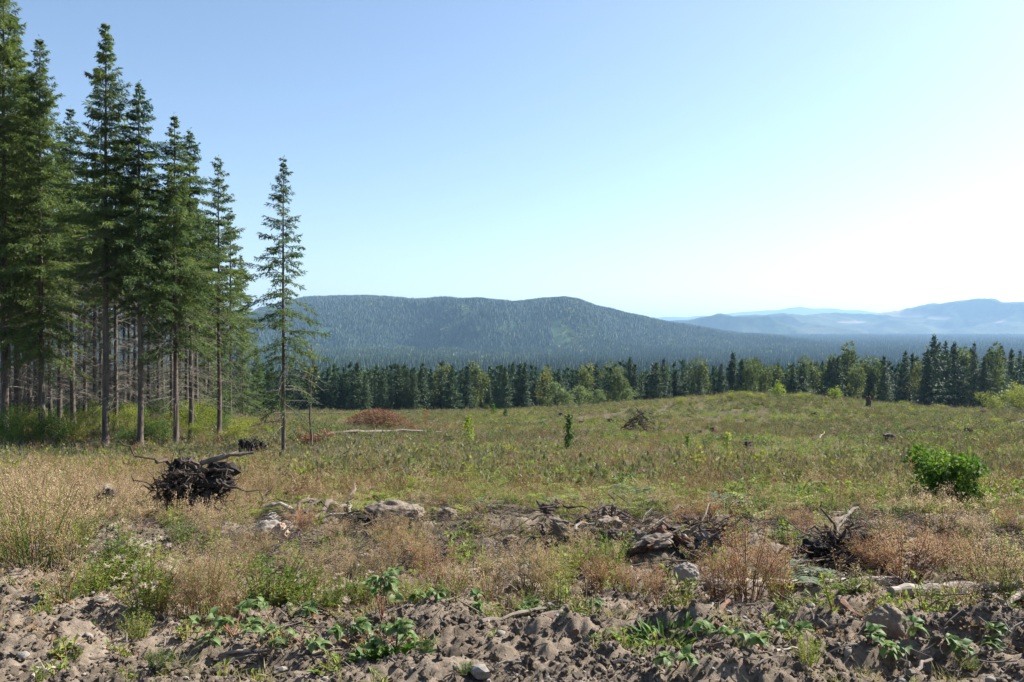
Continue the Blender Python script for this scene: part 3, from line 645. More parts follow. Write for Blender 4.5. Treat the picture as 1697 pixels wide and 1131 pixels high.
def leafy_weed(seed, n=26, h=.5, w=.45, per=26, leaf=(.05, .014), fluff=0):
    g = np.random.default_rng(seed); mb = MB()      # slots: leaf, stem, fluff
    for q in range(n):
        az = g.uniform(0, 6.283); r = w * .5 * math.sqrt(g.random()); H = h * g.uniform(.5, 1.05) * (1 - .35 * (2 * r / w) ** 2)
        b = np.array([r * .5 * math.cos(az), r * .5 * math.sin(az), -.02]); e = np.array([math.cos(az), math.sin(az), 0]) * r * .6; s = np.linspace(0, 1, 4)
        p = b + np.outer(s, [0, 0, H]) + np.outer(s ** 1.5, e); mb.tube(p, .003 * (1 - .6 * s) + .001, 3, 1, cap=False)
        t = g.uniform(.08, 1.02, per); P = b + np.outer(t, [0, 0, H]) + np.outer(t ** 1.5, e); D = g.normal(0, 1, (per, 3)); D[:, 2] = g.uniform(-.2, 1.0, per)
        k = g.uniform(.6, 1.3, per); mb.leaves(P, D, [0, 0, 1] + g.normal(0, .5, (per, 3)), leaf[0] * k, leaf[1] * k, 0)
        if g.random() < fluff:
            for c in range(g.integers(1, 4)):
                c0 = p[-1] + g.normal(0, .03, 3) + [0, 0, .02]; d = rand_dirs(22, g); d[:, 2] += .3
                mb.leaves(np.repeat(c0[None], 22, 0), d, rand_dirs(22, g), g.uniform(.016, .030, 22), .006, 2, mid=.7)
    return mb
def fern(seed, n=9, L=.6, pairs=15):
    g = np.random.default_rng(seed); mb = MB()
    for q in range(n):
        az = g.uniform(0, 6.283); l = L * g.uniform(.6, 1.1); hd = np.array([math.cos(az), math.sin(az), 0]); sv = np.array([-hd[1], hd[0], 0]); up = g.uniform(.5, 1.2)
        t = np.linspace(.16, 1, pairs); f = lambda s: np.outer(s * .85, hd) * l + np.outer(up * s - up * .75 * s * s, [0, 0, 1]) * l
        mb.tube(f(np.linspace(0, 1, 4)), [.004, .003, .002, .001], 3, 1, cap=False)
        for sg in (-1, 1):
            pl = l * .30 * np.sin(np.clip(1.15 - t, .05, 1) * 1.5) * g.uniform(.85, 1.1, pairs)
            D = sg * sv + np.outer(np.full(pairs, .35), hd) + np.outer(g.normal(-.12, .12, pairs), [0, 0, 1])
            mb.leaves(f(t), D, [0, 0, 1] + g.normal(0, .15, (pairs, 3)), pl, np.maximum(pl * .26, .012), 0, mid=.3)
    return mb
def tuft(seed, n=22, h=.35, w=.2, m=0, wd=.006):
    g = np.random.default_rng(seed); mb = MB(); b = np.column_stack([g.normal(0, w * .2, (n, 2)), np.full(n, -.02)])
    d = g.normal(0, .45, (n, 3)); d[:, 2] = 1; l = h * g.uniform(.5, 1.1, n); mb.leaves(b, d, rand_dirs(n, g), l * .6, wd * 1.3, m, mid=.6)
    dn = d / np.linalg.norm(d, axis=1, keepdims=True); e = b + dn * (l * .52)[:, None]; d2 = dn.copy(); d2[:, :2] *= 2.2; d2[:, 2] *= .8
    mb.leaves(e, d2, rand_dirs(n, g), l * .5, wd, m, mid=.3); return mb
def mound(seed, n=110, w=.6, h=.4, leaf=(.09, .05)):
    g = np.random.default_rng(seed); mb = MB(); d = rand_dirs(n, g); d[:, 2] = np.abs(d[:, 2]); r = g.uniform(.35, 1, n)[:, None] * (.7 + .5 * vn3(d * 2.1 + 9, seed)[:, None])
    P = d * r * [w / 2, w / 2, h]; k = g.uniform(.6, 1.4, n); mb.leaves(P, d + g.normal(0, .8, d.shape), g.normal(0, .6, d.shape) + [0, 0, 1], leaf[0] * k, leaf[1] * k, 0)
    for q in range(7):
        v = rand_dirs(1, g)[0]; v[2] = abs(v[2]) + .4; mb.tube(np.array([[0, 0, 0], v * h * g.uniform(.7, 1.2)]), [.006, .002], 3, 1, cap=False)
    return mb
def stalks(seed, n=5, h=.9):
    g = np.random.default_rng(seed); mb = MB()
    for q in range(n):
        b = np.append(g.normal(0, .09, 2), -.03); e = b + np.append(g.normal(0, .10, 2), h * g.uniform(.5, 1.05)); mid = (b + e) / 2 + g.normal(0, .02, 3)
        mb.tube(np.array([b, mid, e]), [.007, .005, .003], 3, 0, cap=False)
        t = g.uniform(.3, 1, 14); mb.leaves(b + np.outer(t, e - b), g.normal(0, 1, (14, 3)) + [0, 0, .4], rand_dirs(14, g), g.uniform(.04, .11, 14), .014, 0)
    return mb
def twigs(seed, n=9, L=.3):
    g = np.random.default_rng(seed); mb = MB()
    for q in range(n):
        b = np.append(g.normal(0, .12, 2), g.uniform(0, .05)); d = g.normal(0, 1, 3); d[2] = g.normal(0.05, .2); d = d / np.linalg.norm(d) * L * g.uniform(.4, 1.2)
        mb.tube(np.array([b, b + d * .5 + g.normal(0, .015, 3), b + d]), [.005, .004, .002], 4, 0, cap=False)
    return mb
_bm = bmesh.new(); bmesh.ops.create_icosphere(_bm, subdivisions=3, radius=1)
ICO3 = (np.array([v.co[:] for v in _bm.verts]), np.array([[v.index for v in f.verts] for f in _bm.faces])); _bm.free()
_bm = bmesh.new(); bmesh.ops.create_icosphere(_bm, subdivisions=2, radius=1)
ICO2 = (np.array([v.co[:] for v in _bm.verts]), np.array([[v.index for v in f.verts] for f in _bm.faces])); _bm.free()
_bm = bmesh.new(); bmesh.ops.create_icosphere(_bm, subdivisions=5, radius=1)
ICO4 = (np.array([v.co[:] for v in _bm.verts]), np.array([[v.index for v in f.verts] for f in _bm.faces])); _bm.free()
def lump(seed, size=(1, 1, 1), amp=.35, freq=1.6, ico=None, smooth=False, fine=.12):
    V, Fc = ico or ICO2; mb = MB()
    r = 1 + amp * (vn3(V * freq + 31, seed) - .5) * 2 + fine * (vn3(V * freq * 3.3 + 7, seed + 1) - .5) * 2
    mb.add(V * r[:, None] * np.asarray(size), Fc, 0, smooth); return mb
def limb(p0, p1, r0, r1, seed, wig=.05, n=9, sides=8, m=0, sag=0.0, knots=0):
    g = np.random.default_rng(seed); p0 = np.asarray(p0, float); p1 = np.asarray(p1, float); s = np.linspace(0, 1, n); L = np.linalg.norm(p1 - p0)
    p = p0 + s[:, None] * (p1 - p0); w = np.cumsum(g.normal(0, 1, (n, 3)), 0); w -= s[:, None] * w[-1]; p += w * wig * L / math.sqrt(n); p[:, 2] += 4 * sag * s * (1 - s)
    mb = MB(); mb.tube(p, (r0 + (r1 - r0) * s) * g.uniform(.72, 1.25, n), sides, m, smooth=False)
    for k in range(knots):
        q = p[g.integers(1, n - 1)]; d = rand_dirs(1, g)[0]; mb.tube(np.array([q, q + d * (r0 * 2.2 + .02)]), [r0 * .4, r0 * .12], 5, m)
    return mb
def ctr(mb):                                 # origin moved to the base centre; returns the shift
    V = np.concatenate(mb.V); c = np.array([V[:, 0].mean(), V[:, 1].mean(), V[:, 2].min()])
    mb.V = [v - c for v in mb.V]; return tuple(c)

# ------------------------------------------------------------------ ground cover (uncountable)
def cover(n, y0, y1, p, umax=.70):
    x, y = fan_points(n, y0, y1, -umax, umax, rng, p); return x, y
def nearmask(x, y, keepdirt=.12):
    return rng.random(len(x)) > dirt_mask(x, y) * (1 - keepdirt) * (y < 18)
def plant(name, mb, mats, x, y, sc, label, cat='plants', tilt=.12):
    scatter(name, mb, mats, np.column_stack([x, y, ground(x, y)]), np.asarray(sc), label, cat, tilt)
def clump(x, y, s, seed): return fbm(x / s, y / s, seed, 3)
def stage(n, y0, y1, p, seed, s, thr, soft=.25, dirt=.12, ex=None):
    x, y = cover(n, y0, y1, p); k = nearmask(x, y, dirt) & (rng.random(len(x)) < sstep(thr - soft, thr + soft, clump(x, y, s, seed)))
    if ex is not None: k &= rng.random(len(x)) < ex(x, y)
    return x[k], y[k]
us = lambda a, b, n: rng.uniform(a, b, n)
pxof = lambda x, y: CX + F * x / y
# near strip of weeds, 5 - 18 m
leftish = lambda x, y: .35 + .65 * sstep(900, 300, pxof(x, y)) if False else .3 + .7 * (1 - sstep(350, 950, pxof(x, y)))
for k, (sd, n, gr) in enumerate(((1, 2400, .35), (2, 2600, .8), (3, 1500, .15))):
    x, y = stage(n, 5.2, 19, .3, 130 + k, 1.0, .02, .18, dirt=.10); plant('dry_weeds', dry_weed(200 + sd, 9, .42, .3, gr, 26, .010), ['stem', 'fluff', 'green'], x, y, us(.45, 1.0, len(x)), 'short brown dried weeds with tan seed heads near the dirt' + (', greener at the base', ', partly green', '')[k])
for k in range(2):
    x, y = stage(3000, 5.2, 20, .4, 140 + k, 1.2, -.05, dirt=.10); plant('green_weeds', leafy_weed(210 + k, 9, .26, .3, 16, (.045, .013)), ['green', 'stem', 'fluff'], x, y, us(.6, 1.3, len(x)), ('low green leafy weeds between the dried clumps', 'low green weeds with narrow leaves')[k])
x, y = stage(2600, 5.0, 20, .5, 150, 1.0, -.05, dirt=.05); plant('grass', tuft(220, 20, .26, .2), ['grass'], x, y, us(.5, 1.3, len(x)), 'thin tan and green grass tufts near the dirt', 'grass')
x, y = stage(1500, 4.6, 16, .3, 151, 1.0, -.2, dirt=.4); plant('leaf_litter', mound(221, 40, .4, .03, (.026, .012)), ['stem', 'stem'], x, y, us(.6, 1.3, len(x)), 'dry brown leaf litter and chaff on the soil', 'litter')
x, y = stage(2200, 5.0, 24, .3, 152, 1.2, .0, dirt=.06); plant('low_creepers', mound(222, 40, .5, .1, (.055, .035)), ['green', 'stem'], x, y, us(.5, 1.2, len(x)), 'creeping green leaves hugging the ground')
fernzone = lambda x, y: gauss(pxof(x, y), y, 830, 19, 420, 9) + .25
for k in range(2):
    x, y = stage(2600, 11, 40, .4, 160 + k, 2.5, -.15, dirt=.02, ex=fernzone); plant('ferns', fern(230 + k, 8, .55, 11), [('fern', 'silver')[0], 'stem'], x, y, us(.6, 1.15, len(x)), ('yellow-green bracken ferns behind the dirt strip', 'arching bracken fronds among the weeds')[k])
# the open clearing, 16 - 165 m
dry = lambda x, y: .35 + .65 * np.clip(gauss(pxof(x, y), y, 150, 26, 420, 14) + sstep(-.1, .4, clump(x, y, 9, 300)), 0, 1)
x, y = stage(16000, 15, 165, .15, 170, 10, .10, .10, ex=dry); plant('dry_weeds', dry_weed(204, 9, .6, .6, .5, 6, .028), ['stem', 'grass', 'green'], x, y, us(.6, 1.2, len(x)), 'tan dried weeds spread over the clearing')
x, y = stage(7000, 11, 42, .4, 182, 3, -.15, ex=lambda x, y: gauss(pxof(x, y), y, 120, 20, 330, 13) + .12); plant('dry_weeds', dry_weed(206, 9, .55, .6, .3, 34, .018), ['stem', 'fluff', 'green'], x, y, us(.5, 1.0, len(x)), 'soft tan mat of dried weeds before the fir stand')
x, y = stage(16000, 15, 165, .25, 171, 11, .14, .09); plant('dry_weeds', dry_weed(205, 9, .7, .6, .1, 8, .03), ['rust', 'stem', 'olive'], x, y, us(.45, 1.0, len(x)), 'reddish brown dried weeds spread over the clearing')
x, y = stage(22000, 15, 168, .2, 172, 9, .06, .10); plant('green_weeds', leafy_weed(212, 9, .45, .55, 12, (.10, .032)), ['green', 'stem', 'fluff'], x, y, us(.6, 1.25, len(x)), 'green leafy weeds spread over the clearing')
x, y = stage(20000, 18, 168, .35, 173, 12, .0, .12); plant('low_shrubs', mound(223, 80, .75, .42, (.12, .06)), ['olive', 'deadtwig'], x, y, us(.5, 1.3, len(x)), 'low olive brush spread over the clearing')
x, y = stage(11000, 18, 168, .55, 179, 5, .0, .14); plant('low_shrubs', mound(229, 90, .6, .5, (.10, .055)), ['shrub_d', 'deadtwig'], x, y, us(.4, 1.2, len(x)), 'small dark green brush dotted over the clearing')
x, y = stage(8000, 18, 168, .35, 174, 10, .08, .12); plant('low_shrubs', mound(224, 80, .7, .5, (.12, .06)), ['shrub', 'deadtwig'], x, y, us(.5, 1.3, len(x)), 'low yellow-green brush spread over the clearing')
x, y = stage(12000, 16, 168, .25, 175, 4, -.15); plant('grass', tuft(225, 24, .5, .5, 0, .018), ['grass'], x, y, us(.5, 1.3, len(x)), 'tan grass tufts spread over the clearing', 'grass')
x, y = stage(2600, 22, 165, .6, 181, 7, -.05); plant('low_shrubs', mound(230, 130, .9, .75, (.13, .07)), ['olive', 'deadtwig'], x, y, us(.5, 1.3, len(x)), 'knee-high dark brush clumps over the clearing')
x, y = stage(6000, 14, 165, .35, 176, 6, .0); plant('dead_stalks', stalks(226, 5, .85), ['stem'], x, y, us(.6, 1.25, len(x)), 'upright brown dead stalks over the clearing')
x, y = stage(4000, 12, 150, .2, 177, 6, -.05); plant('slash', twigs(227, 10, .6), ['deadtwig'], x, y, us(.6, 1.5, len(x)), 'grey scattered twigs left after logging', 'twigs')
x, y = stage(1500, 4.0, 15, .3, 178, 1.5, -.1, dirt=.9); plant('slash', twigs(228, 6, .16), ['oldwood'], x, y, us(.4, 1.3, len(x)), 'small pale twigs strewn over the dirt', 'twigs')
x, y = stage(2600, 7.6, 14, .2, 183, 1.0, -.1, dirt=.95); plant('slash', twigs(231, 9, .3), ['rootwood'], x, y, us(.4, 1.3, len(x)), 'dark roots and twigs churned into the soil', 'twigs')
x, y = stage(220, 3.6, 7, .3, 184, .8, .0, dirt=.9); plant('green_weeds', leafy_weed(213, 5, .10, .14, 9, (.035, .014)), ['green', 'stem', 'fluff'], x, y, us(.5, 1.4, len(x)), 'tiny green seedlings sprouting in the dirt')
x, y = stage(500, 3.6, 8, .3, 185, .8, .05, dirt=.9); plant('grass', tuft(232, 12, .16, .12), ['grass'], x, y, us(.5, 1.3, len(x)), 'thin dry grass blades in the dirt', 'grass')
# crumbly soil
for k, (n, lo, hi, pw) in enumerate(((95000, .004, .022, 2.2), (24000, .005, .034, 2.8))):
    x, y = cover(n, 3.0, 14, .0, .8); q = rng.random(len(x)) < dirt_mask(x, y) * sstep(.0, .8, .55 + clump(x, y, .5, 180 + k)); x, y = x[q], y[q]
    s = lo + (hi - lo) * rng.random(len(x)) ** (pw * 2); sc = np.column_stack([s * us(.8, 1.3, len(x)), s * us(.8, 1.3, len(x)), s * us(.6, 1, len(x))])
    scatter('soil_crumbs', lump(240 + k, (1, 1, 1), .55, 1.9, ICO2 if k else None), ['soil'], np.column_stack([x, y, ground(x, y) + s * .05]), sc, ('loose crumbs of dry grey-brown soil', 'rough small clods of dry soil')[k], 'soil', tilt=.8)
x, y = cover(1500, 3.0, 13, 0, .8); q = rng.random(len(x)) < dirt_mask(x, y); x, y = x[q], y[q]; s = .006 + .03 * rng.random(len(x)) ** 4
scatter('pebbles', lump(243, (1, .8, .6), .22, 1.1, ICO2, True, .03), ['stone'], np.column_stack([x, y, ground(x, y) + s * .2]), s, 'small grey pebbles in the soil', 'pebbles', tilt=.4)

# ------------------------------------------------------------------ individual weeds in the foreground
DW = [(dry_weed(301 + k, n_, .8, .62, gr, 70, .011), ) for k, (n_, gr) in enumerate(((46, .08), (40, .35), (38, .7)))]
DWm = [d[0].mesh('dry_weed_' + 'abc'[k], [('rust', 'stem', 'stem')[k], 'fluff', 'green']) for k, d in enumerate(DW)]
DWm[0].materials[1] = M['rust_head']
def put(name, me, href, px, py, hpx, label, cat, group=None, wide=1.0):
    x, y = spot(px, py); s = hpx * y / F / href
    o = link(name, me, None, (x, y, gz(x, y)), random.uniform(0, 6.28), (s * wide, s * wide, s)); return tag(o, label, cat, group)
put('dry_weed', DWm[0], .8, 1240, 1000, 138, 'tallest rusty brown dried weed clump, standing before the pale log', 'weed', wide=.95)
put('dry_weed', DWm[0], .8, 1500, 965, 100, 'wide reddish dried weed clump beside the broken stump', 'weed', wide=1.5)
put('dry_weed', DWm[1], .8, 1555, 888, 84, 'rounded tan dried weed clump in front of the round green bush', 'weed', wide=1.4)
put('dry_weed', DWm[0], .8, 1170, 872, 64, 'small rust-red leaning weed clump at the edge of the bark heap', 'weed')
put('dry_weed', DWm[2], .8, 62, 945, 178, 'big tan weed clump with yellow-green lower leaves on the dirt bank', 'weed', wide=1.0)
put('dry_weed', DWm[1], .8, 335, 1035, 150, 'orange-stemmed dried weed rising above the bramble leaves', 'weed', wide=.8)
put('dry_weed', DWm[2], .8, 1650, 1000, 118, 'green-stemmed dried weed clump over the end of the bleached log', 'weed', wide=1.1)
DGL = 'brown dried weed clump with tan seed heads among the foreground litter'
for (px, py, h, k, w) in ((1190, 1000, 100, 0, .8), (1288, 998, 98, 0, .8), (1450, 955, 76, 0, 1.1), (1690, 1000, 110, 2, 1), (1600, 835, 52, 0, 1.3), (110, 935, 130, 2, 1), (18, 930, 150, 2, .9), (300, 1022, 110, 1, .8), (365, 1022, 120, 1, .8),
                          (870, 985, 92, 2, 1.1), (912, 990, 100, 2, .9), (820, 990, 78, 1, 1), (640, 902, 56, 1, 1.1), (660, 930, 60, 0, 1), (560, 985, 90, 1, .9), (600, 978, 78, 1, 1), (520, 965, 72, 1, 1), (760, 990, 70, 1, 1), (720, 985, 74, 0, 1),
                          (990, 985, 76, 0, .9), (1012, 960, 60, 2, 1), (1085, 995, 66, 0, .8), (1040, 985, 60, 0, .8), (205, 838, 56, 1, 1.4), (240, 826, 48, 1, 1.4), (150, 850, 60, 1, 1.3), (400, 845, 42, 1, 1.6), (440, 828, 46, 1, 1.6), (500, 880, 46, 0, 1.4), (560, 900, 46, 1, 1.3),
                          (1370, 905, 52, 1, 1), (1330, 885, 46, 0, 1.2), (1100, 850, 44, 1, 1.4), (1130, 880, 50, 0, 1), (680, 1000, 60, 1, 1), (480, 960, 62, 1, 1), (640, 965, 64, 2, 1), (700, 945, 50, 0, 1), (960, 940, 70, 2, 1), (1620, 900, 52, 1, 1.3), (1680, 890, 52, 0, 1.2), (1560, 940, 60, 0, 1.2), (1610, 960, 70, 0, 1),
                          (390, 940, 60, 1, 1.2), (350, 900, 50, 1, 1.4), (430, 920, 50, 1, 1.2), (10, 850, 70, 1, 1.4), (60, 840, 66, 1, 1.5), (110, 830, 56, 1, 1.5)):
    put('dry_weed', DWm[k], .8, px, py, h * random.uniform(.9, 1.08), DGL, 'weed', 'dried weed clumps in the foreground', wide=w)
LW = [leafy_weed(321, 44, .5, .6, 34, (.042, .012)).mesh('leafy_weed_a', ['green', 'stem', 'white_fluff']), leafy_weed(322, 40, .5, .55, 32, (.05, .013), .0).mesh('leafy_weed_b', ['shrub_d', 'stem', 'white_fluff']),
      leafy_weed(323, 46, .55, .6, 30, (.05, .014), .30).mesh('thistle', ['silver', 'stem', 'white_fluff'])]
LW[2].materials[0] = M['green']
put('thistle', LW[2], .55, 245, 1012, 112, 'thistle clump topped with white down above the dirt bank', 'thistle', wide=1.2)
put('thistle', LW[2], .55, 190, 968, 100, 'grey-green thistle with sparse down by the big tan weed', 'thistle', wide=1.1)
put('leafy_weed', LW[0], .5, 440, 1000, 108, 'dense green leafy weed mound above the bare dirt bank', 'weed', wide=1.1)
put('leafy_weed', LW[1], .5, 300, 897, 40, 'small dark green leafy weed before the upturned roots', 'weed', wide=1.1)
put('leafy_weed', LW[1], .5, 112, 998, 20, 'tiny bright green tuft alone on the grey dirt', 'weed', wide=1.5)
for (px, py, h, k, w) in ((505, 1000, 76, 0, 1), (545, 1012, 60, 2, 1), (600, 1005, 62, 2, 1), (1000, 955, 84, 0, .8), (930, 965, 84, 0, .8), (150, 985, 70, 0, 1), (130, 900, 60, 0, 1.2), (30, 905, 60, 0, 1.3), (1640, 985, 60, 0, 1), (1255, 850, 36, 1, 1.2), (690, 1000, 50, 0, 1), (345, 985, 70, 0, 1), (870, 1015, 36, 0, 1.3), (1340, 1105, 60, 0, .8), (1605, 1110, 26, 0, 1.3), (770, 1118, 22, 1, 1.4), (262, 1110, 46, 1, .9), (225, 1060, 60, 0, .8)):
    put(('leafy_weed', 'leafy_weed', 'thistle')[k], LW[k], (.5, .5, .55)[k], px, py, h, ('narrow-leaved green weed among the foreground litter', 'low broad green weed in the foreground', 'small downy thistle beside the bramble plant')[k], ('weed', 'weed', 'thistle')[k], ('green weeds in the foreground', 'low green weeds', 'small thistles')[k], wide=w)
FE = [fern(331, 11, .7, 17).mesh('fern_a', ['fern', 'stem']), fern(332, 10, .7, 16).mesh('fern_b', ['silver', 'stem'])]
put('fern', FE[1], .5, 960, 845, 40, 'silvery fern clump behind the bark heap', 'fern', wide=1.6)
put('fern', FE[0], .5, 1400, 985, 52, 'yellow-green fern lying over the pale log', 'fern', wide=.9)
put('fern', FE[1], .5, 1345, 975, 58, 'feathery grey-green fern at the log near the tall rusty weed', 'fern', wide=1.0)
for k in range(34):
    px = random.uniform(470, 1330); py = random.uniform(785, 850)
    put('fern', FE[0 if random.random() < .7 else 1], .5, px, py, random.uniform(26, 44), 'bracken fern in the green band behind the dirt strip', 'fern', 'ferns behind the dirt strip', wide=1.3)

# broad leaved plants whose leaves can be told apart: each leaf its own piece
def leaf_mesh(name, m, L=.075, W=.048, seed=0, teeth=.0):
    g = np.random.default_rng(seed); s = np.linspace(0, 1, 7); w = W / 2 * np.sin(np.pi * s ** .8) ** .8; w[0] = .002; w[-1] = .0005
    w[1:-1] *= 1 + teeth * np.where(np.arange(5) % 2, 1, -1); z = .012 * np.sin(s * 3) - .018 * s * s
    c = np.column_stack([s * L, 0 * s, z]); l = np.column_stack([s * L, w, z + w * .35]); r = np.column_stack([s * L, -w, z + w * .35])
    mb = MB(); i = np.arange(6); mb.add(np.concatenate([c, l, r]), np.concatenate([np.stack([i, i + 1, i + 8, i + 7], 1), np.stack([i + 1, i, i + 14, i + 15], 1)]), 0, True); return mb.mesh(name, m)
BL = [leaf_mesh('bramble_leaf_a', 'bramble', .062, .04), leaf_mesh('bramble_leaf_b', 'bramble', .075, .042, 1, .08)]
TL = [leaf_mesh('lobed_leaf', 'shrub_d', .11, .032, 2, .55), leaf_mesh('blade_leaf', 'shrub_d', .12, .022, 3)]
def bramble(px, py, nodes, spread, label, group=None, up=.10, name='bramble', lm=None, sets=3):
    x, y = spot(px, py); z = gz(x, y); o = thing(name, label, 'bramble', (x, y, z), 0, 1, group); g = random
    cane = MB(); leafs = []
    for q in range(max(2, nodes // 4)):
        a = g.uniform(0, 6.28); r = spread * g.uniform(.5, 1); ex, ey = r * math.cos(a), r * .7 * math.sin(a)
        s = np.linspace(0, 1, 6); P = np.column_stack([s * ex, s * ey, np.zeros(6)]); P[:, 2] = ground(x + P[:, 0], y + P[:, 1]) - z + .015 + up * np.sin(s * 2.6) * g.uniform(.5, 1.3)
        cane.tube(P, .0035 - .0018 * s, 5, 0, cap=False)
        for t in range(4):
            k = g.uniform(.25, 1) * 5; b = np.array([np.interp(k, np.arange(6), P[:, j]) for j in range(3)])
            for j in range(sets):
                l = link('leaf', (lm or BL)[g.randrange(2)], None, b + np.array([0, 0, .015]), 0, g.uniform(.65, 1.2))
                l.rotation_euler = (g.gauss(0, .45), g.gauss(-.15, .4), a + (j - 1) * 1.15 + g.gauss(0, .25)); leafs.append(l)
    c = link('cane', cane.mesh('bramble_cane', 'cane'), o)
    for l in leafs: l.parent = c
    return o
bramble(385, 1062, 26, .38, 'trailing bramble patch with broad leaves beside the pale stick')
bramble(632, 1040, 26, .24, 'upright bramble with large pale green leaves on the dirt rise', up=.32)
bramble(655, 1085, 22, .20, 'bramble shoot hanging over the dark lobed plant', up=.12)
bramble(500, 1072, 10, .22, 'small bramble runner with reddish cane on the dirt', up=.05)
bramble(575, 1060, 12, .2, 'sparse bramble leaves between two larger bramble plants', up=.08)
for (px, py, n) in ((1265, 1090, 8), (1125, 1115, 8), (1180, 1085, 4), (1440, 1075, 8), (1560, 1075, 8), (1505, 1080, 5), (1640, 1070, 4), (860, 1020, 6), (800, 1022, 8), (520, 1030, 8), (450, 1018, 8), (960, 1022, 5), (60, 1000, 5), (700, 1005, 6), (1320, 1080, 5)):
    bramble(px, py, n, .17, 'few bramble leaves sprouting from the bare dirt', 'small bramble sprouts in the dirt', up=.06)
def rosette(px, py, n, L, label, lm, sx=1.0):
    x, y = spot(px, py); o = thing('leafy_plant', label, 'plant', (x, y, gz(x, y)))
    for q in range(n):
        a = random.uniform(0, 6.28); rr = L * .8 * math.sqrt(random.random()); bx, by = rr * math.cos(a) * sx, rr * math.sin(a) * .6
        l = link('leaf', lm, o, (bx, by, gz(x + bx, y + by) - gz(x, y) - .01), 0, random.uniform(.6, 1.15)); l.rotation_euler = (random.gauss(0, .3), -random.uniform(.25, 1.25), a + random.gauss(0, .5))
rosette(650, 1082, 120, .26, 'dark green lobed thistle rosette under the bramble', TL[0])
rosette(1098, 1062, 130, .2, 'dark green plant with narrow upright leaves in the dirt', TL[1], 1.6)

# ------------------------------------------------------------------ round bush, saplings, bright shrubs
RB = shrub(1.0, 1.25, 7600, 341, stems=14, leaf=(.085, .06), base=-.12, lobes=17, spread=1.05)
x, y = spot(1572, 836); o = thing('bush', 'rounded dense green bush standing alone in the clearing', 'bush', (x, y, gz(x, y)), .6, (.84, .84, 1.0)); link('stem', RB[0].mesh('bush_stem', 'deadtwig'), o); link('foliage', RB[1].mesh('bush_foliage', 'bush'), o)
def sapling(px, py, hpx, label, m, w=.25, n=260, seed=1, leaf=(.13, .08), low=.15, name='sapling'):
    x, y = spot(px, py); h = hpx * y / F; g = np.random.default_rng(seed); tr = MB(); lf = MB(); s = np.linspace(0, 1, 7); p = np.column_stack([g.normal(0, .02, (7, 2)) * h * .5, s * h * .95 - .05]); tr.tube(p, .012 * h * (1 - .8 * s) + .004, 6, 0)
    t = g.uniform(low, 1, n); a = g.uniform(0, 6.283, n); r = w * h * (1 - t * .75) * np.sqrt(g.random(n))
    P = np.column_stack([np.interp(t, s, p[:, 0]) + r * np.cos(a), np.interp(t, s, p[:, 1]) + r * np.sin(a), t * h + .15 * r]); lf.leaves(P, rand_dirs(n, g) + [0, 0, -.2], g.normal(0, .6, P.shape) + [0, 0, 1], leaf[0] * g.uniform(.6, 1.2, n), leaf[1] * g.uniform(.6, 1.2, n), 0)
    for q in range(0, n, max(1, n // 24)):
        b = np.array([np.interp(t[q] * .9, s, p[:, 0]), np.interp(t[q] * .9, s, p[:, 1]), t[q] * h * .9]); tr.tube(np.array([b, P[q]]), [.005 * h ** .5, .002], 3, 0, cap=False)
    o = thing(name, label, 'sapling', (x, y, gz(x, y))); link('trunk', tr.mesh(name + '_trunk', 'bark'), o); link('foliage', lf.mesh(name + '_foliage', m), o); return o
sapling(516, 750, 182, 'thin bare sapling with a few yellow leaves beside the lone fir', 'broad_y', .16, 60, 351, (.2, .14), .55)
sapling(943, 756, 68, 'dark narrow sapling with yellow tips in the open clearing', 'shrub_d', .16, 420, 352, (.16, .1))
sapling(776, 742, 52, 'bright yellow-green sapling by the dark brush', 'shrub_b', .3, 240, 353, (.22, .13))
sapling(705, 708, 30, 'small orange-leaved sapling beyond the rusty brush', 'redleaf', .3, 70, 354, (.22, .14))
sapling(818, 690, 20, 'small dark sapling near the far edge of the clearing', 'shrub_d', .3, 120, 355, (.3, .2))
sapling(838, 694, 17, 'short dark sapling beside another at the clearing edge', 'shrub_d', .3, 120, 356, (.3, .2))
sapling(1205, 760, 42, 'wispy pale green sapling by two low stumps', 'fern', .2, 110, 357, (.2, .08))
sapling(1140, 755, 36, 'thin green shoot in the open brush', 'green', .22, 100, 358, (.2, .09))
def edge_shrub(px, py, hpx, L, label, wide, group=None):
    x, y = spot(px, py); place_shrub(L, x, y, hpx * y / F, label, group, wide=wide)
edge_shrub(1290, 662, 30, SHB, 'yellowish shrub on the crest of the rise', 1.0)
edge_shrub(1384, 664, 24, SHB, 'bright green shrub on the crest of the rise', 1.2)
edge_shrub(1642, 682, 32, SH[1], 'olive shrub on the far slope of the rise', 1.0)
edge_shrub(1690, 686, 48, SH[0], 'pale green shrub by the edge of the clearing', .9)
for (px, py, h) in ((1240, 662, 14), (1215, 664, 16), (1130, 672, 14), (1180, 668, 10), (1320, 662, 10), (1345, 662, 9), (1330, 664, 14), (1500, 674, 10), (1260, 664, 12), (1560, 680, 10)):
    edge_shrub(px, py, h, SH[1], 'low shrub along the crest of the rise', 1.4, 'low shrubs on the crest')
for (px, py, h, w, lab) in ((522, 742, 26, 1.6, 'low red-leaved shrub below the thin sapling'), (850, 745, 14, 2.4, 'flat rusty red patch of dead brush by the bright sapling'), (225, 748, 8, 3, 'low reddish brush at the foot of the fir stand')):
    st_, lf_ = shrub(1.0, 1.3, 900, px, leaf=(.12, .06)); x, y = spot(px, py); s = h * y / F
    o = thing('shrub', lab, 'shrub', (x, y, gz(x, y)), .3, (s * w, s * w, s)); link('stem', st_.mesh('red_shrub_stem', 'deadtwig'), o); link('foliage', lf_.mesh('red_shrub_foliage', 'rust'), o)

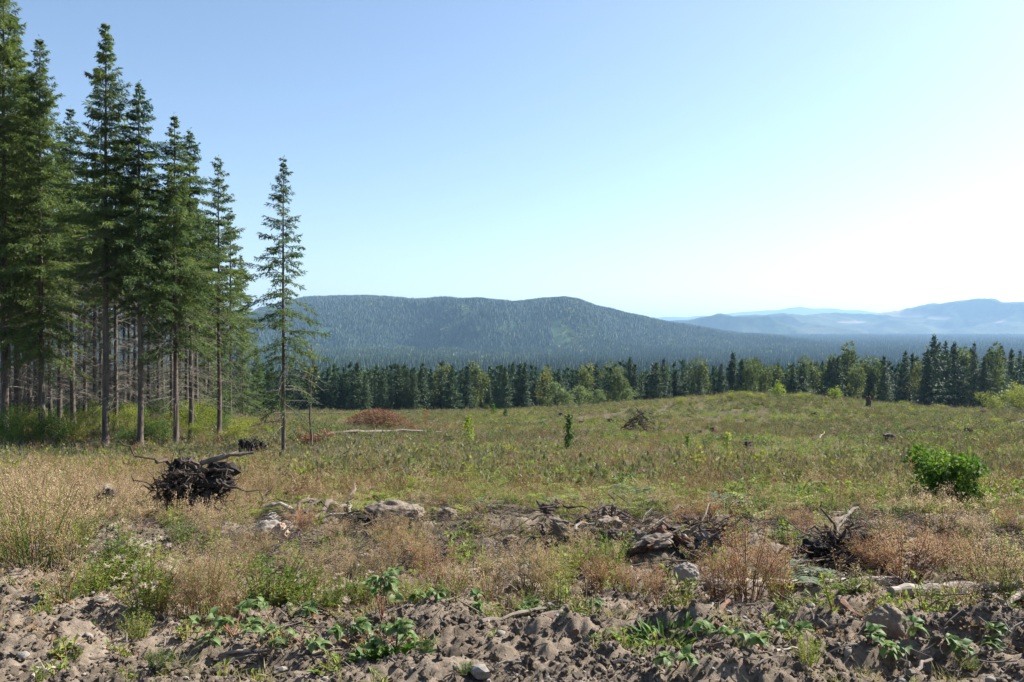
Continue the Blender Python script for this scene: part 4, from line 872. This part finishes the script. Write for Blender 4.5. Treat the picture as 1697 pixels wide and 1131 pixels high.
# ------------------------------------------------------------------ root wads, stumps, logs, brush
def rootwad(px, py, wpx, hpx, label, seed, nroot=26, m='rootwood', fine=60, name='root_wad', core='char'):
    x, y = spot(px, py); w = wpx * y / F; h = hpx * y / F; g = np.random.default_rng(seed); o = thing(name, label, 'roots', (x, y, gz(x, y)))
    c = MB()
    for q in range(6):
        l_ = lump(seed + q, (w * g.uniform(.09, .17), w * g.uniform(.08, .13), h * g.uniform(.13, .25)), .5, 2.6, ICO3, False, .45); c.join(l_, (g.uniform(-.36, .36) * w, g.normal(0, .08) * w, h * g.uniform(.15, .72)))
    link('root_plate', c.mesh('root_plate', core), o)
    for q in range(nroot):
        d = rand_dirs(1, g)[0]; d[1] *= .7; d0 = d; d = d * .45 + g.normal(0, .55, 3); st = d0 * [w * .22, w * .16, h * .3] + [0, 0, h * .42]; L = g.uniform(.25, .62)
        e = st + d * [w * L, w * L * .8, h * L] + np.array([0, 0, g.uniform(-.25, .15) * h]); e[2] = max(e[2], .02)
        link('root', limb(st, e, .022 * w * g.uniform(.4, 1.7), .004 * w + .001, seed + q, .24, 10, 6).mesh('root', m), o)
    fr = MB()
    for q in range(fine):
        d = rand_dirs(1, g)[0]; st = d * [w * .42, w * .2, h * .34] * g.uniform(.5, 1.1) + [0, 0, h * .40]; e = st + g.normal(0, 1, 3) * h * g.uniform(.06, .2)
        fr.tube(np.array([st, (st + e) / 2 + g.normal(0, .06 * h, 3), e]), [.0075 * w + .001, .005 * w, .002 * w], 3, 0, cap=False)
    link('rootlet_tangle', fr.mesh('rootlets', m), o)['kind'] = 'stuff'; return o
wad = rootwad(318, 850, 156, 96, 'dark upturned root wad with tangled roots and one long bare limb', 401, 70, fine=600)
link('limb', limb((.12, 0, .80), (1.02, .1, 1.0), .05, .022, 435, .05, 12, 8, 0, .05, 3).mesh('wad_limb', 'oldwood'), wad)
rootwad(180, 850, 60, 42, 'small pale upturned root clump left of the dark root wad', 402, 16, 'oldwood', 60)
rootwad(1400, 948, 140, 80, 'dark broken stump with splayed roots behind the dirt', 403, 50, fine=700)
rootwad(418, 696, 58, 32, 'big dark upturned stump behind the lone fir', 404, 18, fine=40)
rootwad(600, 880, 70, 30, 'low grey root knot beside the earth lump', 405, 14, 'oldwood', 40)
def stump(px, py, wpx, hpx, label, seed, m='char', group=None, lean=0.0):
    x, y = spot(px, py); w = wpx * y / F; h = hpx * y / F; g = np.random.default_rng(seed); n = 14; zs = np.linspace(-.1, 1, 7) * h; th = np.arange(n) * 6.283 / n
    fl = 1 + .55 * np.exp(-np.maximum(zs, 0) / (h * .25)); ph = 1 + .22 * np.sin(th * 4 + g.uniform(0, 6)) * 1; nr = g.uniform(.86, 1.14, (7, n))
    rr = w * .36 * fl[:, None] * (1 + (ph - 1)[None, :] * (fl - .9)[:, None]) * nr; Z = np.repeat(zs[:, None], n, 1); Z[-1] += g.normal(0, .05 * h, n); Z[-2] += g.normal(0, .03 * h, n)
    X = rr * np.cos(th) + lean * Z; Yv = rr * np.sin(th); V = np.stack([X, Yv, Z], -1).reshape(-1, 3); i = np.arange(6)[:, None] * n; j = np.arange(n)[None]; b = MB(); b.add(V, np.stack([i + j, i + (j + 1) % n, i + n + (j + 1) % n, i + n + j], -1).reshape(-1, 4), 0)
    o = thing('stump', label, 'stump', (x, y, gz(x, y)), 0, 1, group); tk = link('trunk', b.mesh('stump_trunk', m), o)
    tp = MB(); top = V[-n:] * [.98, .98, 1]; tp.add(np.concatenate([top, [[lean * h, 0, h * .9]]]), np.stack([np.full(n, n), np.arange(n), (np.arange(n) + 1) % n], 1), 0); link('broken_top', tp.mesh('stump_top', m), tk); return o
rootwad(422, 764, 58, 46, 'black upturned stump with rough torn edge near the lone fir', 411, 22, 'char', 160)
stump(1440, 674, 10, 16, 'upright jagged stump on the crest of the rise', 412, 'rootwood')
for k, (px, py, w, h) in enumerate(((1207, 743, 12, 12), (1236, 744, 28, 12), (1474, 734, 26, 14), (1606, 724, 16, 14), (1350, 735, 10, 8), (1010, 702, 12, 7), (1240, 700, 12, 5), (1350, 690, 14, 6), (1080, 690, 10, 5), (1570, 676, 14, 6), (930, 690, 10, 6), (960, 770, 14, 8), (1160, 720, 9, 6), (1690, 735, 12, 9))):
    stump(px, py, w, h, 'low dark stump left in the open clearing', 420 + k, 'char' if k % 2 else 'rootwood', 'stumps across the clearing')
def lie(name, px0, py0, px1, py1, r0, r1, m, label, cat, seed, wig=.04, lift=(0., 0.), sag=0., knots=2, group=None, n=10, sides=8):
    xa, ya = spot(px0, py0); xb, yb = spot(px1, py1); a = (xa, ya, gz(xa, ya) + r0 * .7 + lift[0]); b = (xb, yb, gz(xb, yb) + r1 * .7 + lift[1])
    mb = limb(a, b, r0, r1, seed, wig, n, sides, 0, sag, knots); c = ctr(mb); return tag(link(name, mb.mesh(name, m), None, c), label, cat, group)
lie('log', 524, 727, 742, 722, .12, .05, 'oldwood', 'long grey fallen log lying across the clearing below the rusty brush', 'log', 431, .012, (.05, .2), .25, 5, n=16)
lie('log', 430, 690, 575, 688, .11, .06, 'oldwood', 'thin dark fallen log behind the lone fir', 'log', 432, .012, (.3, .3), .2, 4)
lie('log', 1172, 976, 1500, 968, .055, .045, 'palelog', 'pale bleached log lying behind the tall rusty weeds', 'log', 433, .008, (-.02, -.02), .0, 5, n=26, sides=12)
lie('log', 1480, 986, 1740, 978, .048, .045, 'palelog', 'bleached log end reaching past the green-stemmed weeds', 'log', 434, .008, (-.01, -.01), 0, 5, n=22, sides=12)
lie('branch', 375, 752, 425, 760, .035, .015, 'oldwood', 'pale arched branch on the grass by the firs', 'branch', 436, .03, (.2, .1), .2, 0)
lie('branch', 140, 745, 182, 748, .04, .02, 'palewood', 'pale curved branch at the foot of the thickest-trunked fir', 'branch', 437, .03, (.1, .1), .35, 0)
lie('branch', 678, 806, 692, 788, .02, .008, 'rootwood', 'short dark crooked twig standing in the ferns', 'branch', 438, .06, (.0, .35), 0, 0)
for k, (a_, b_, c_, d_, r, m, lf, lab) in enumerate(((308, 1098, 462, 1086, .013, 'palewood', .01, 'straight pale stick lying below the bramble patch'), (795, 1036, 905, 1018, .016, 'oldwood', .03, 'dark split stick lying on the dirt rise'), (890, 1034, 965, 1012, .024, 'oldwood', .03, 'thick grey broken stick crossing another on the dirt'),
      (905, 1020, 985, 1036, .012, 'palewood', .03, 'pale thin stick among the broken sticks'), (905, 1030, 955, 1060, .03, 'rustbark', .01, 'chunk of red-brown rotten wood on the dirt'), (52, 1128, 88, 1112, .014, 'palewood', .0, 'short pale stick at the bottom of the dirt bank'), (1500, 1124, 1548, 1106, .012, 'oldwood', .01, 'short grey stick on the cracked dirt'),
      (1625, 990, 1665, 1012, .028, 'palewood', .04, 'bleached branch stub pointing to the log end'), (1690, 992, 1668, 1020, .03, 'palewood', .05, 'forked bleached root end by the log'), (1190, 1052, 1208, 1030, .022, 'rustbark', .10, 'brown wooden stub sticking out of the dirt'), (1172, 1050, 1182, 1036, .014, 'oldwood', .06, 'thin grey stub beside the brown wooden stub'),
      (1395, 1012, 1445, 1050, .035, 'rustbark', .0, 'dark red-brown wood slab wedged under the earth lump'), (1655, 1075, 1697, 1050, .010, 'palewood', .05, 'thin white twig leaning over the dirt'), (818, 1110, 852, 1108, .006, 'palewood', .02, 'thin curved root on the cracked earth'), (520, 1100, 580, 1118, .006, 'oldwood', .02, 'slender twig across the dark dirt'),
      (1558, 985, 1578, 1000, .02, 'palewood', .1, 'grey splintered snag standing in the dirt'), (430, 850, 446, 812, .028, 'rootwood', .18, 'dark wooden post leaning by the pale roots'), (1360, 930, 1402, 895, .022, 'oldwood', .25, 'grey root arching out of the broken stump'), (1408, 925, 1432, 935, .05, 'freshwood', .22, 'pale splintered wood strip on the broken stump'),
      (1385, 880, 1425, 868, .03, 'oldwood', .18, 'weathered knotty root above the broken stump'), (1090, 880, 1160, 930, .018, 'palewood', .06, 'pale bare root lying across the bark heap'), (1155, 965, 1182, 985, .01, 'oldwood', .1, 'thin twig leaning in the weeds by the stone'), (1320, 940, 1375, 905, .012, 'palewood', .1, 'pale thin root before the broken stump'))):
    lie('stick' if 'slab' not in lab and 'chunk' not in lab else 'wood_chunk', a_, b_, c_, d_, r, r * .6, m, lab, 'stick', 450 + k, .04, (0, lf), .01, 1, n=8, sides=7)
for k in range(70):
    px = random.uniform(0, 1697); py = random.choice((random.uniform(1000, 1125), random.uniform(860, 990), random.uniform(880, 1100))); a_ = random.gauss(0, .35); L = random.uniform(18, 60)
    lie('stick', px, py, px + L * math.cos(a_), py - L * math.sin(a_) * .5, random.uniform(.004, .010), .003, random.choice(('palewood', 'oldwood', 'oldwood')), 'small weathered stick lying in the foreground dirt', 'stick', 500 + k, .06, (0, random.uniform(0, .04)), .01, 0, 'small sticks on the dirt', 6, 5)
# pale arching roots between the root wad and the earth lump
for k, (a_, b_, c_, d_, r, sg, m) in enumerate(((432, 858, 490, 856, .05, .16, 'palewood'), (470, 850, 545, 842, .045, .12, 'oldwood'), (520, 862, 580, 858, .05, .13, 'oldwood'), (500, 872, 585, 862, .035, .05, 'palewood'), (545, 850, 600, 838, .02, .1, 'oldwood'), (572, 862, 582, 850, .018, .12, 'palewood'), (480, 866, 530, 846, .03, .16, 'rootwood'), (450, 872, 500, 868, .03, .08, 'rootwood'), (560, 868, 620, 862, .025, .1, 'rootwood'))):
    lie('root', a_, b_, c_, d_, r, r * .5, m, 'twisted weathered root arching out of the litter beside the earth lump', 'root', 600 + k, .06, (0, .03), sg, 1, 'weathered roots beside the earth lump')
# dark slabs of bark behind the dirt
g = np.random.default_rng(77)
for k in range(46):
    px = g.uniform(895, 1195); py = 866 + (px - 905) * .12 + g.uniform(-18, 40); x, y = spot(px, py); L = g.uniform(.14, .42); sl = lump(700 + k, (L / 2, L * g.uniform(.16, .34), g.uniform(.03, .08)), .45, 2.2, ICO3, False, .35)
    o = link('bark_piece', sl.mesh('bark_piece', ('rootwood', 'rustbark', 'rootwood', 'rootwood', 'oldwood')[k % 5]), None, (x, y, gz(x, y) + g.uniform(.02, .14))); o.rotation_euler = (g.normal(0, .6), g.normal(0, .4), g.normal(.1, .9))
    tag(o, 'dark slab of bark in the heap behind the dirt', 'bark', 'bark slabs in the heap')
for k in range(110):
    px = g.uniform(860, 1230) if k < 60 else (g.uniform(1290, 1500) if k < 90 else g.uniform(400, 640)); py = 866 + (px - 900) * .1 + g.uniform(-16, 38) - (35 if px < 640 else 0) * -.9; L = g.uniform(25, 80); a_ = g.normal(0, .5)
    lie('root', px, py, px + L * math.cos(a_), py + L * math.sin(a_) * .4, g.uniform(.006, .02), .004, ('rootwood', 'rootwood', 'deadtwig')[k % 3], 'thin dark root among the churned debris', 'root', 740 + k, .12, (g.uniform(0, .15), g.uniform(0, .25)), .04, 0, 'thin roots in the debris', 7, 5)
for k in range(44):
    px = random.uniform(430, 1700); py = random.uniform(692, 850); L = random.uniform(14, 46); a_ = random.gauss(0, .5)
    lie('branch', px, py, px + L * math.cos(a_), py + L * math.sin(a_) * .35, random.uniform(.025, .06) * (1 + (850 - py) / 200), .02, ('oldwood', 'rootwood', 'palewood', 'oldwood')[k % 4], 'weathered piece of logging slash lying in the clearing', 'branch', 1000 + k, .04, (0.05, random.uniform(.05, .4)), .02, 1, 'slash lying over the clearing', 7, 6)
for k in range(22):
    px = random.uniform(560, 1690); py = random.uniform(688, 800); h = random.uniform(4, 9)
    stump(px, py, h * random.uniform(1.2, 2.2), h, 'low dark stump left in the open clearing', 1100 + k, ('char', 'rootwood', 'rustbark')[k % 3], 'stumps across the clearing')
# brush piles
def brush(px, py, wpx, hpx, n, m, label, seed, r=.03, leafm=None, nl=0):
    x, y = spot(px, py); w = wpx * y / F; h = hpx * y / F; g = np.random.default_rng(seed); o = thing('brush_pile', label, 'brush', (x, y, gz(x, y)))
    for q in range(n):
        c = np.array([g.normal(0, .2) * w, g.normal(0, .12) * w, 0]); top = h * max(.15, 1 - abs(c[0]) / (w * .5)) * g.uniform(.1, .95); a = g.uniform(0, 6.283); L = w * g.uniform(.2, .5)
        d = np.array([math.cos(a) * L, math.sin(a) * L * .6, g.normal(.1, .3) * h]); s_ = c - d / 2 + [0, 0, top]; e_ = c + d / 2 + [0, 0, top]; s_[2] = max(s_[2], .02); e_[2] = max(e_[2], .02)
        link('branch', limb(s_, e_, r * g.uniform(.5, 1.5), r * .3, seed + q, .08, 6, 5).mesh('brush_branch', m), o)
    if leafm:
        lf = MB(); P = np.column_stack([g.normal(0, .23, nl) * w, g.normal(0, .10, nl) * w, np.zeros(nl)]); P[:, 2] = h * np.clip(1 - (np.abs(P[:, 0]) / (w * .55)) ** 2, .08, 1) * g.random(nl) ** .7
        d = g.normal(0, .4, (nl, 3)) + [.9, 0, -.35]; lf.leaves(P, d, g.normal(0, .5, P.shape) + [0, 0, 1], .28 * g.uniform(.6, 1.3, nl), .05 * g.uniform(.6, 1.3, nl), 0); link('dead_foliage', lf.mesh('dead_foliage', leafm), o)
    return o
brush(1060, 717, 66, 36, 90, 'rootwood', 'dark heap of piled branches in the open clearing', 801, .045, 'char', 300)
brush(622, 714, 135, 36, 30, 'rustbark', 'rusty red-brown dead treetop lying behind the grey log', 802, .03, 'rust', 4200)
brush(742, 742, 56, 24, 20, 'rootwood', 'dark dead brush at the thin end of the grey log', 803, .03, 'olive', 500)
brush(975, 760, 90, 22, 16, 'deadtwig', 'loose grey branches lying by the dark narrow sapling', 804, .03)
brush(660, 690, 60, 8, 10, 'deadtwig', 'flat grey slash near the far edge of the clearing', 805, .05)

# ------------------------------------------------------------------ earth lumps, stones
def earth(px, py, wpx, hpx, label, seed, m='soil', name='earth_lump', cat='earth', dy=.7):
    x, y = spot(px, py); w = wpx * y / F; h = hpx * y / F; mb = lump(seed, (w / 2, w / 2 * dy, h * .75), .26, 1.9, ICO4, True, .10); mb.V = [v * (1 + .06 * (vn3(v / w * 26, seed + 5) - .5) + .045 * (vn3(v / w * 60, seed + 6) - .5))[:, None] for v in mb.V]; o = link(name, mb.mesh(name, m), None, (x, y + w * .2, gz(x, y) + h * .28)); return tag(o, label, cat)
earth(652, 866, 96, 27, 'large grey lump of earth standing before the ferns', 901)
earth(1476, 1056, 62, 44, 'large grey earth clod beside the red-brown slab', 902)
earth(740, 866, 34, 20, 'small dark earth lump at the edge of the ferns', 903)
earth(1140, 968, 40, 28, 'rounded grey stone half hidden behind thin weeds', 904, 'stone', 'stone', 'stone')
earth(440, 893, 52, 22, 'flat grey stone by the leaning dark post', 905, 'stone', 'stone', 'stone')
earth(446, 868, 28, 14, 'small grey stone on top of the flat stone', 906, 'stone', 'stone', 'stone')
earth(462, 894, 28, 22, 'pinkish split wood block beside the flat grey stone', 907, 'freshwood', 'wood_block', 'wood')
earth(170, 832, 44, 24, 'pale sunlit earth lump in the small root clump', 908, 'stone')
earth(1010, 890, 60, 30, 'dark lump of torn earth in the bark heap', 910)
ST = [lump(950 + k, (1, .75, .55), .42, 1.5, ICO2, False, .10).mesh('field_stone', 'stone') for k in range(4)]
CL = [lump(960 + k, (1, .9, .75), .45, 2.0, ICO3, False, .38).mesh('soil_clod', 'soil') for k in range(5)]
for (px, py, w, lab) in ((64, 998, 22, 'angular pale stone on the dirt bank'), (168, 1000, 20, 'smooth white stone on the dirt bank'), (36, 1094, 24, 'oval grey stone at the foot of the dirt bank'), (466, 1120, 26, 'rounded beige stone in the dark dirt'), (795, 1125, 40, 'half-buried pale stone below the dirt rise'), (1210, 1020, 14, 'pale knob of stone beside the brown stub')):
    x, y = spot(px, py); s = w * y / F / 2; tag(link('stone', ST[random.randrange(4)], None, (x, y, gz(x, y) + s * .35), random.uniform(0, 6), s), lab, 'stone')
for k in range(110):
    px = random.uniform(-20, 1720); py = random.uniform(990, 1130); x, y = spot(px, py)
    if dirt_mask(np.array([x]), np.array([y]))[0] < .4: continue
    s = random.uniform(.014, .042) * random.uniform(.6, 1.2); o = tag(link('soil_clod', CL[k % 5], None, (x, y, gz(x, y) + s * .1), random.uniform(0, 6), s), 'rough grey-brown clod of dry soil in the churned dirt', 'clod', 'clods in the churned dirt'); o.rotation_euler = (random.uniform(0, 6), random.uniform(0, 6), 0)
for k in range(34):
    px = random.uniform(-20, 1720); py = random.uniform(985, 1130); x, y = spot(px, py); s = random.uniform(.008, .020)
    tag(link('stone', ST[k % 4], None, (x, y, gz(x, y) + s * .3), random.uniform(0, 6), s), 'small rounded pale stone in the churned dirt', 'stone', 'stones in the churned dirt')

# ------------------------------------------------------------------ haze
hz = MB()
zr = []
for o_ in bpy.data.objects:
    if o_.name.split('.')[0] in ('ground', 'hill', 'mountain'):
        c_ = np.zeros(len(o_.data.vertices) * 3, np.float32); o_.data.vertices.foreach_get('co', c_); zr += [c_[2::3].min(), c_[2::3].max()]
x0, x1, y0, y1, z0, z1 = -31000, 31000, -400, 31000, float(min(zr)) - 2, float(max(zr)) + 35
v = np.array([(x, y, z) for z in (z0, z1) for y in (y0, y1) for x in (x0, x1)], float)
hz.add(v, [(0, 2, 3, 1), (4, 5, 7, 6), (0, 1, 5, 4), (2, 6, 7, 3), (0, 4, 6, 2), (1, 3, 7, 5)])
hm = bpy.data.materials.new('haze'); hm.use_nodes = True; hm.node_tree.nodes.clear()
pv = hm.node_tree.nodes.new('ShaderNodeVolumePrincipled'); ho = hm.node_tree.nodes.new('ShaderNodeOutputMaterial')
pv.inputs['Color'].default_value = (0.41, 0.68, 1.0, 1); pv.inputs['Density'].default_value = 7.2e-5; pv.inputs['Anisotropy'].default_value = 0.25
hm.node_tree.links.new(pv.outputs[0], ho.inputs['Volume']); hm.cycles.homogeneous_volume = True
M['haze'] = hm
tag(link('haze', hz.mesh('haze', 'haze')), 'pale blue haze filling the valley air', None, kind='stuff')
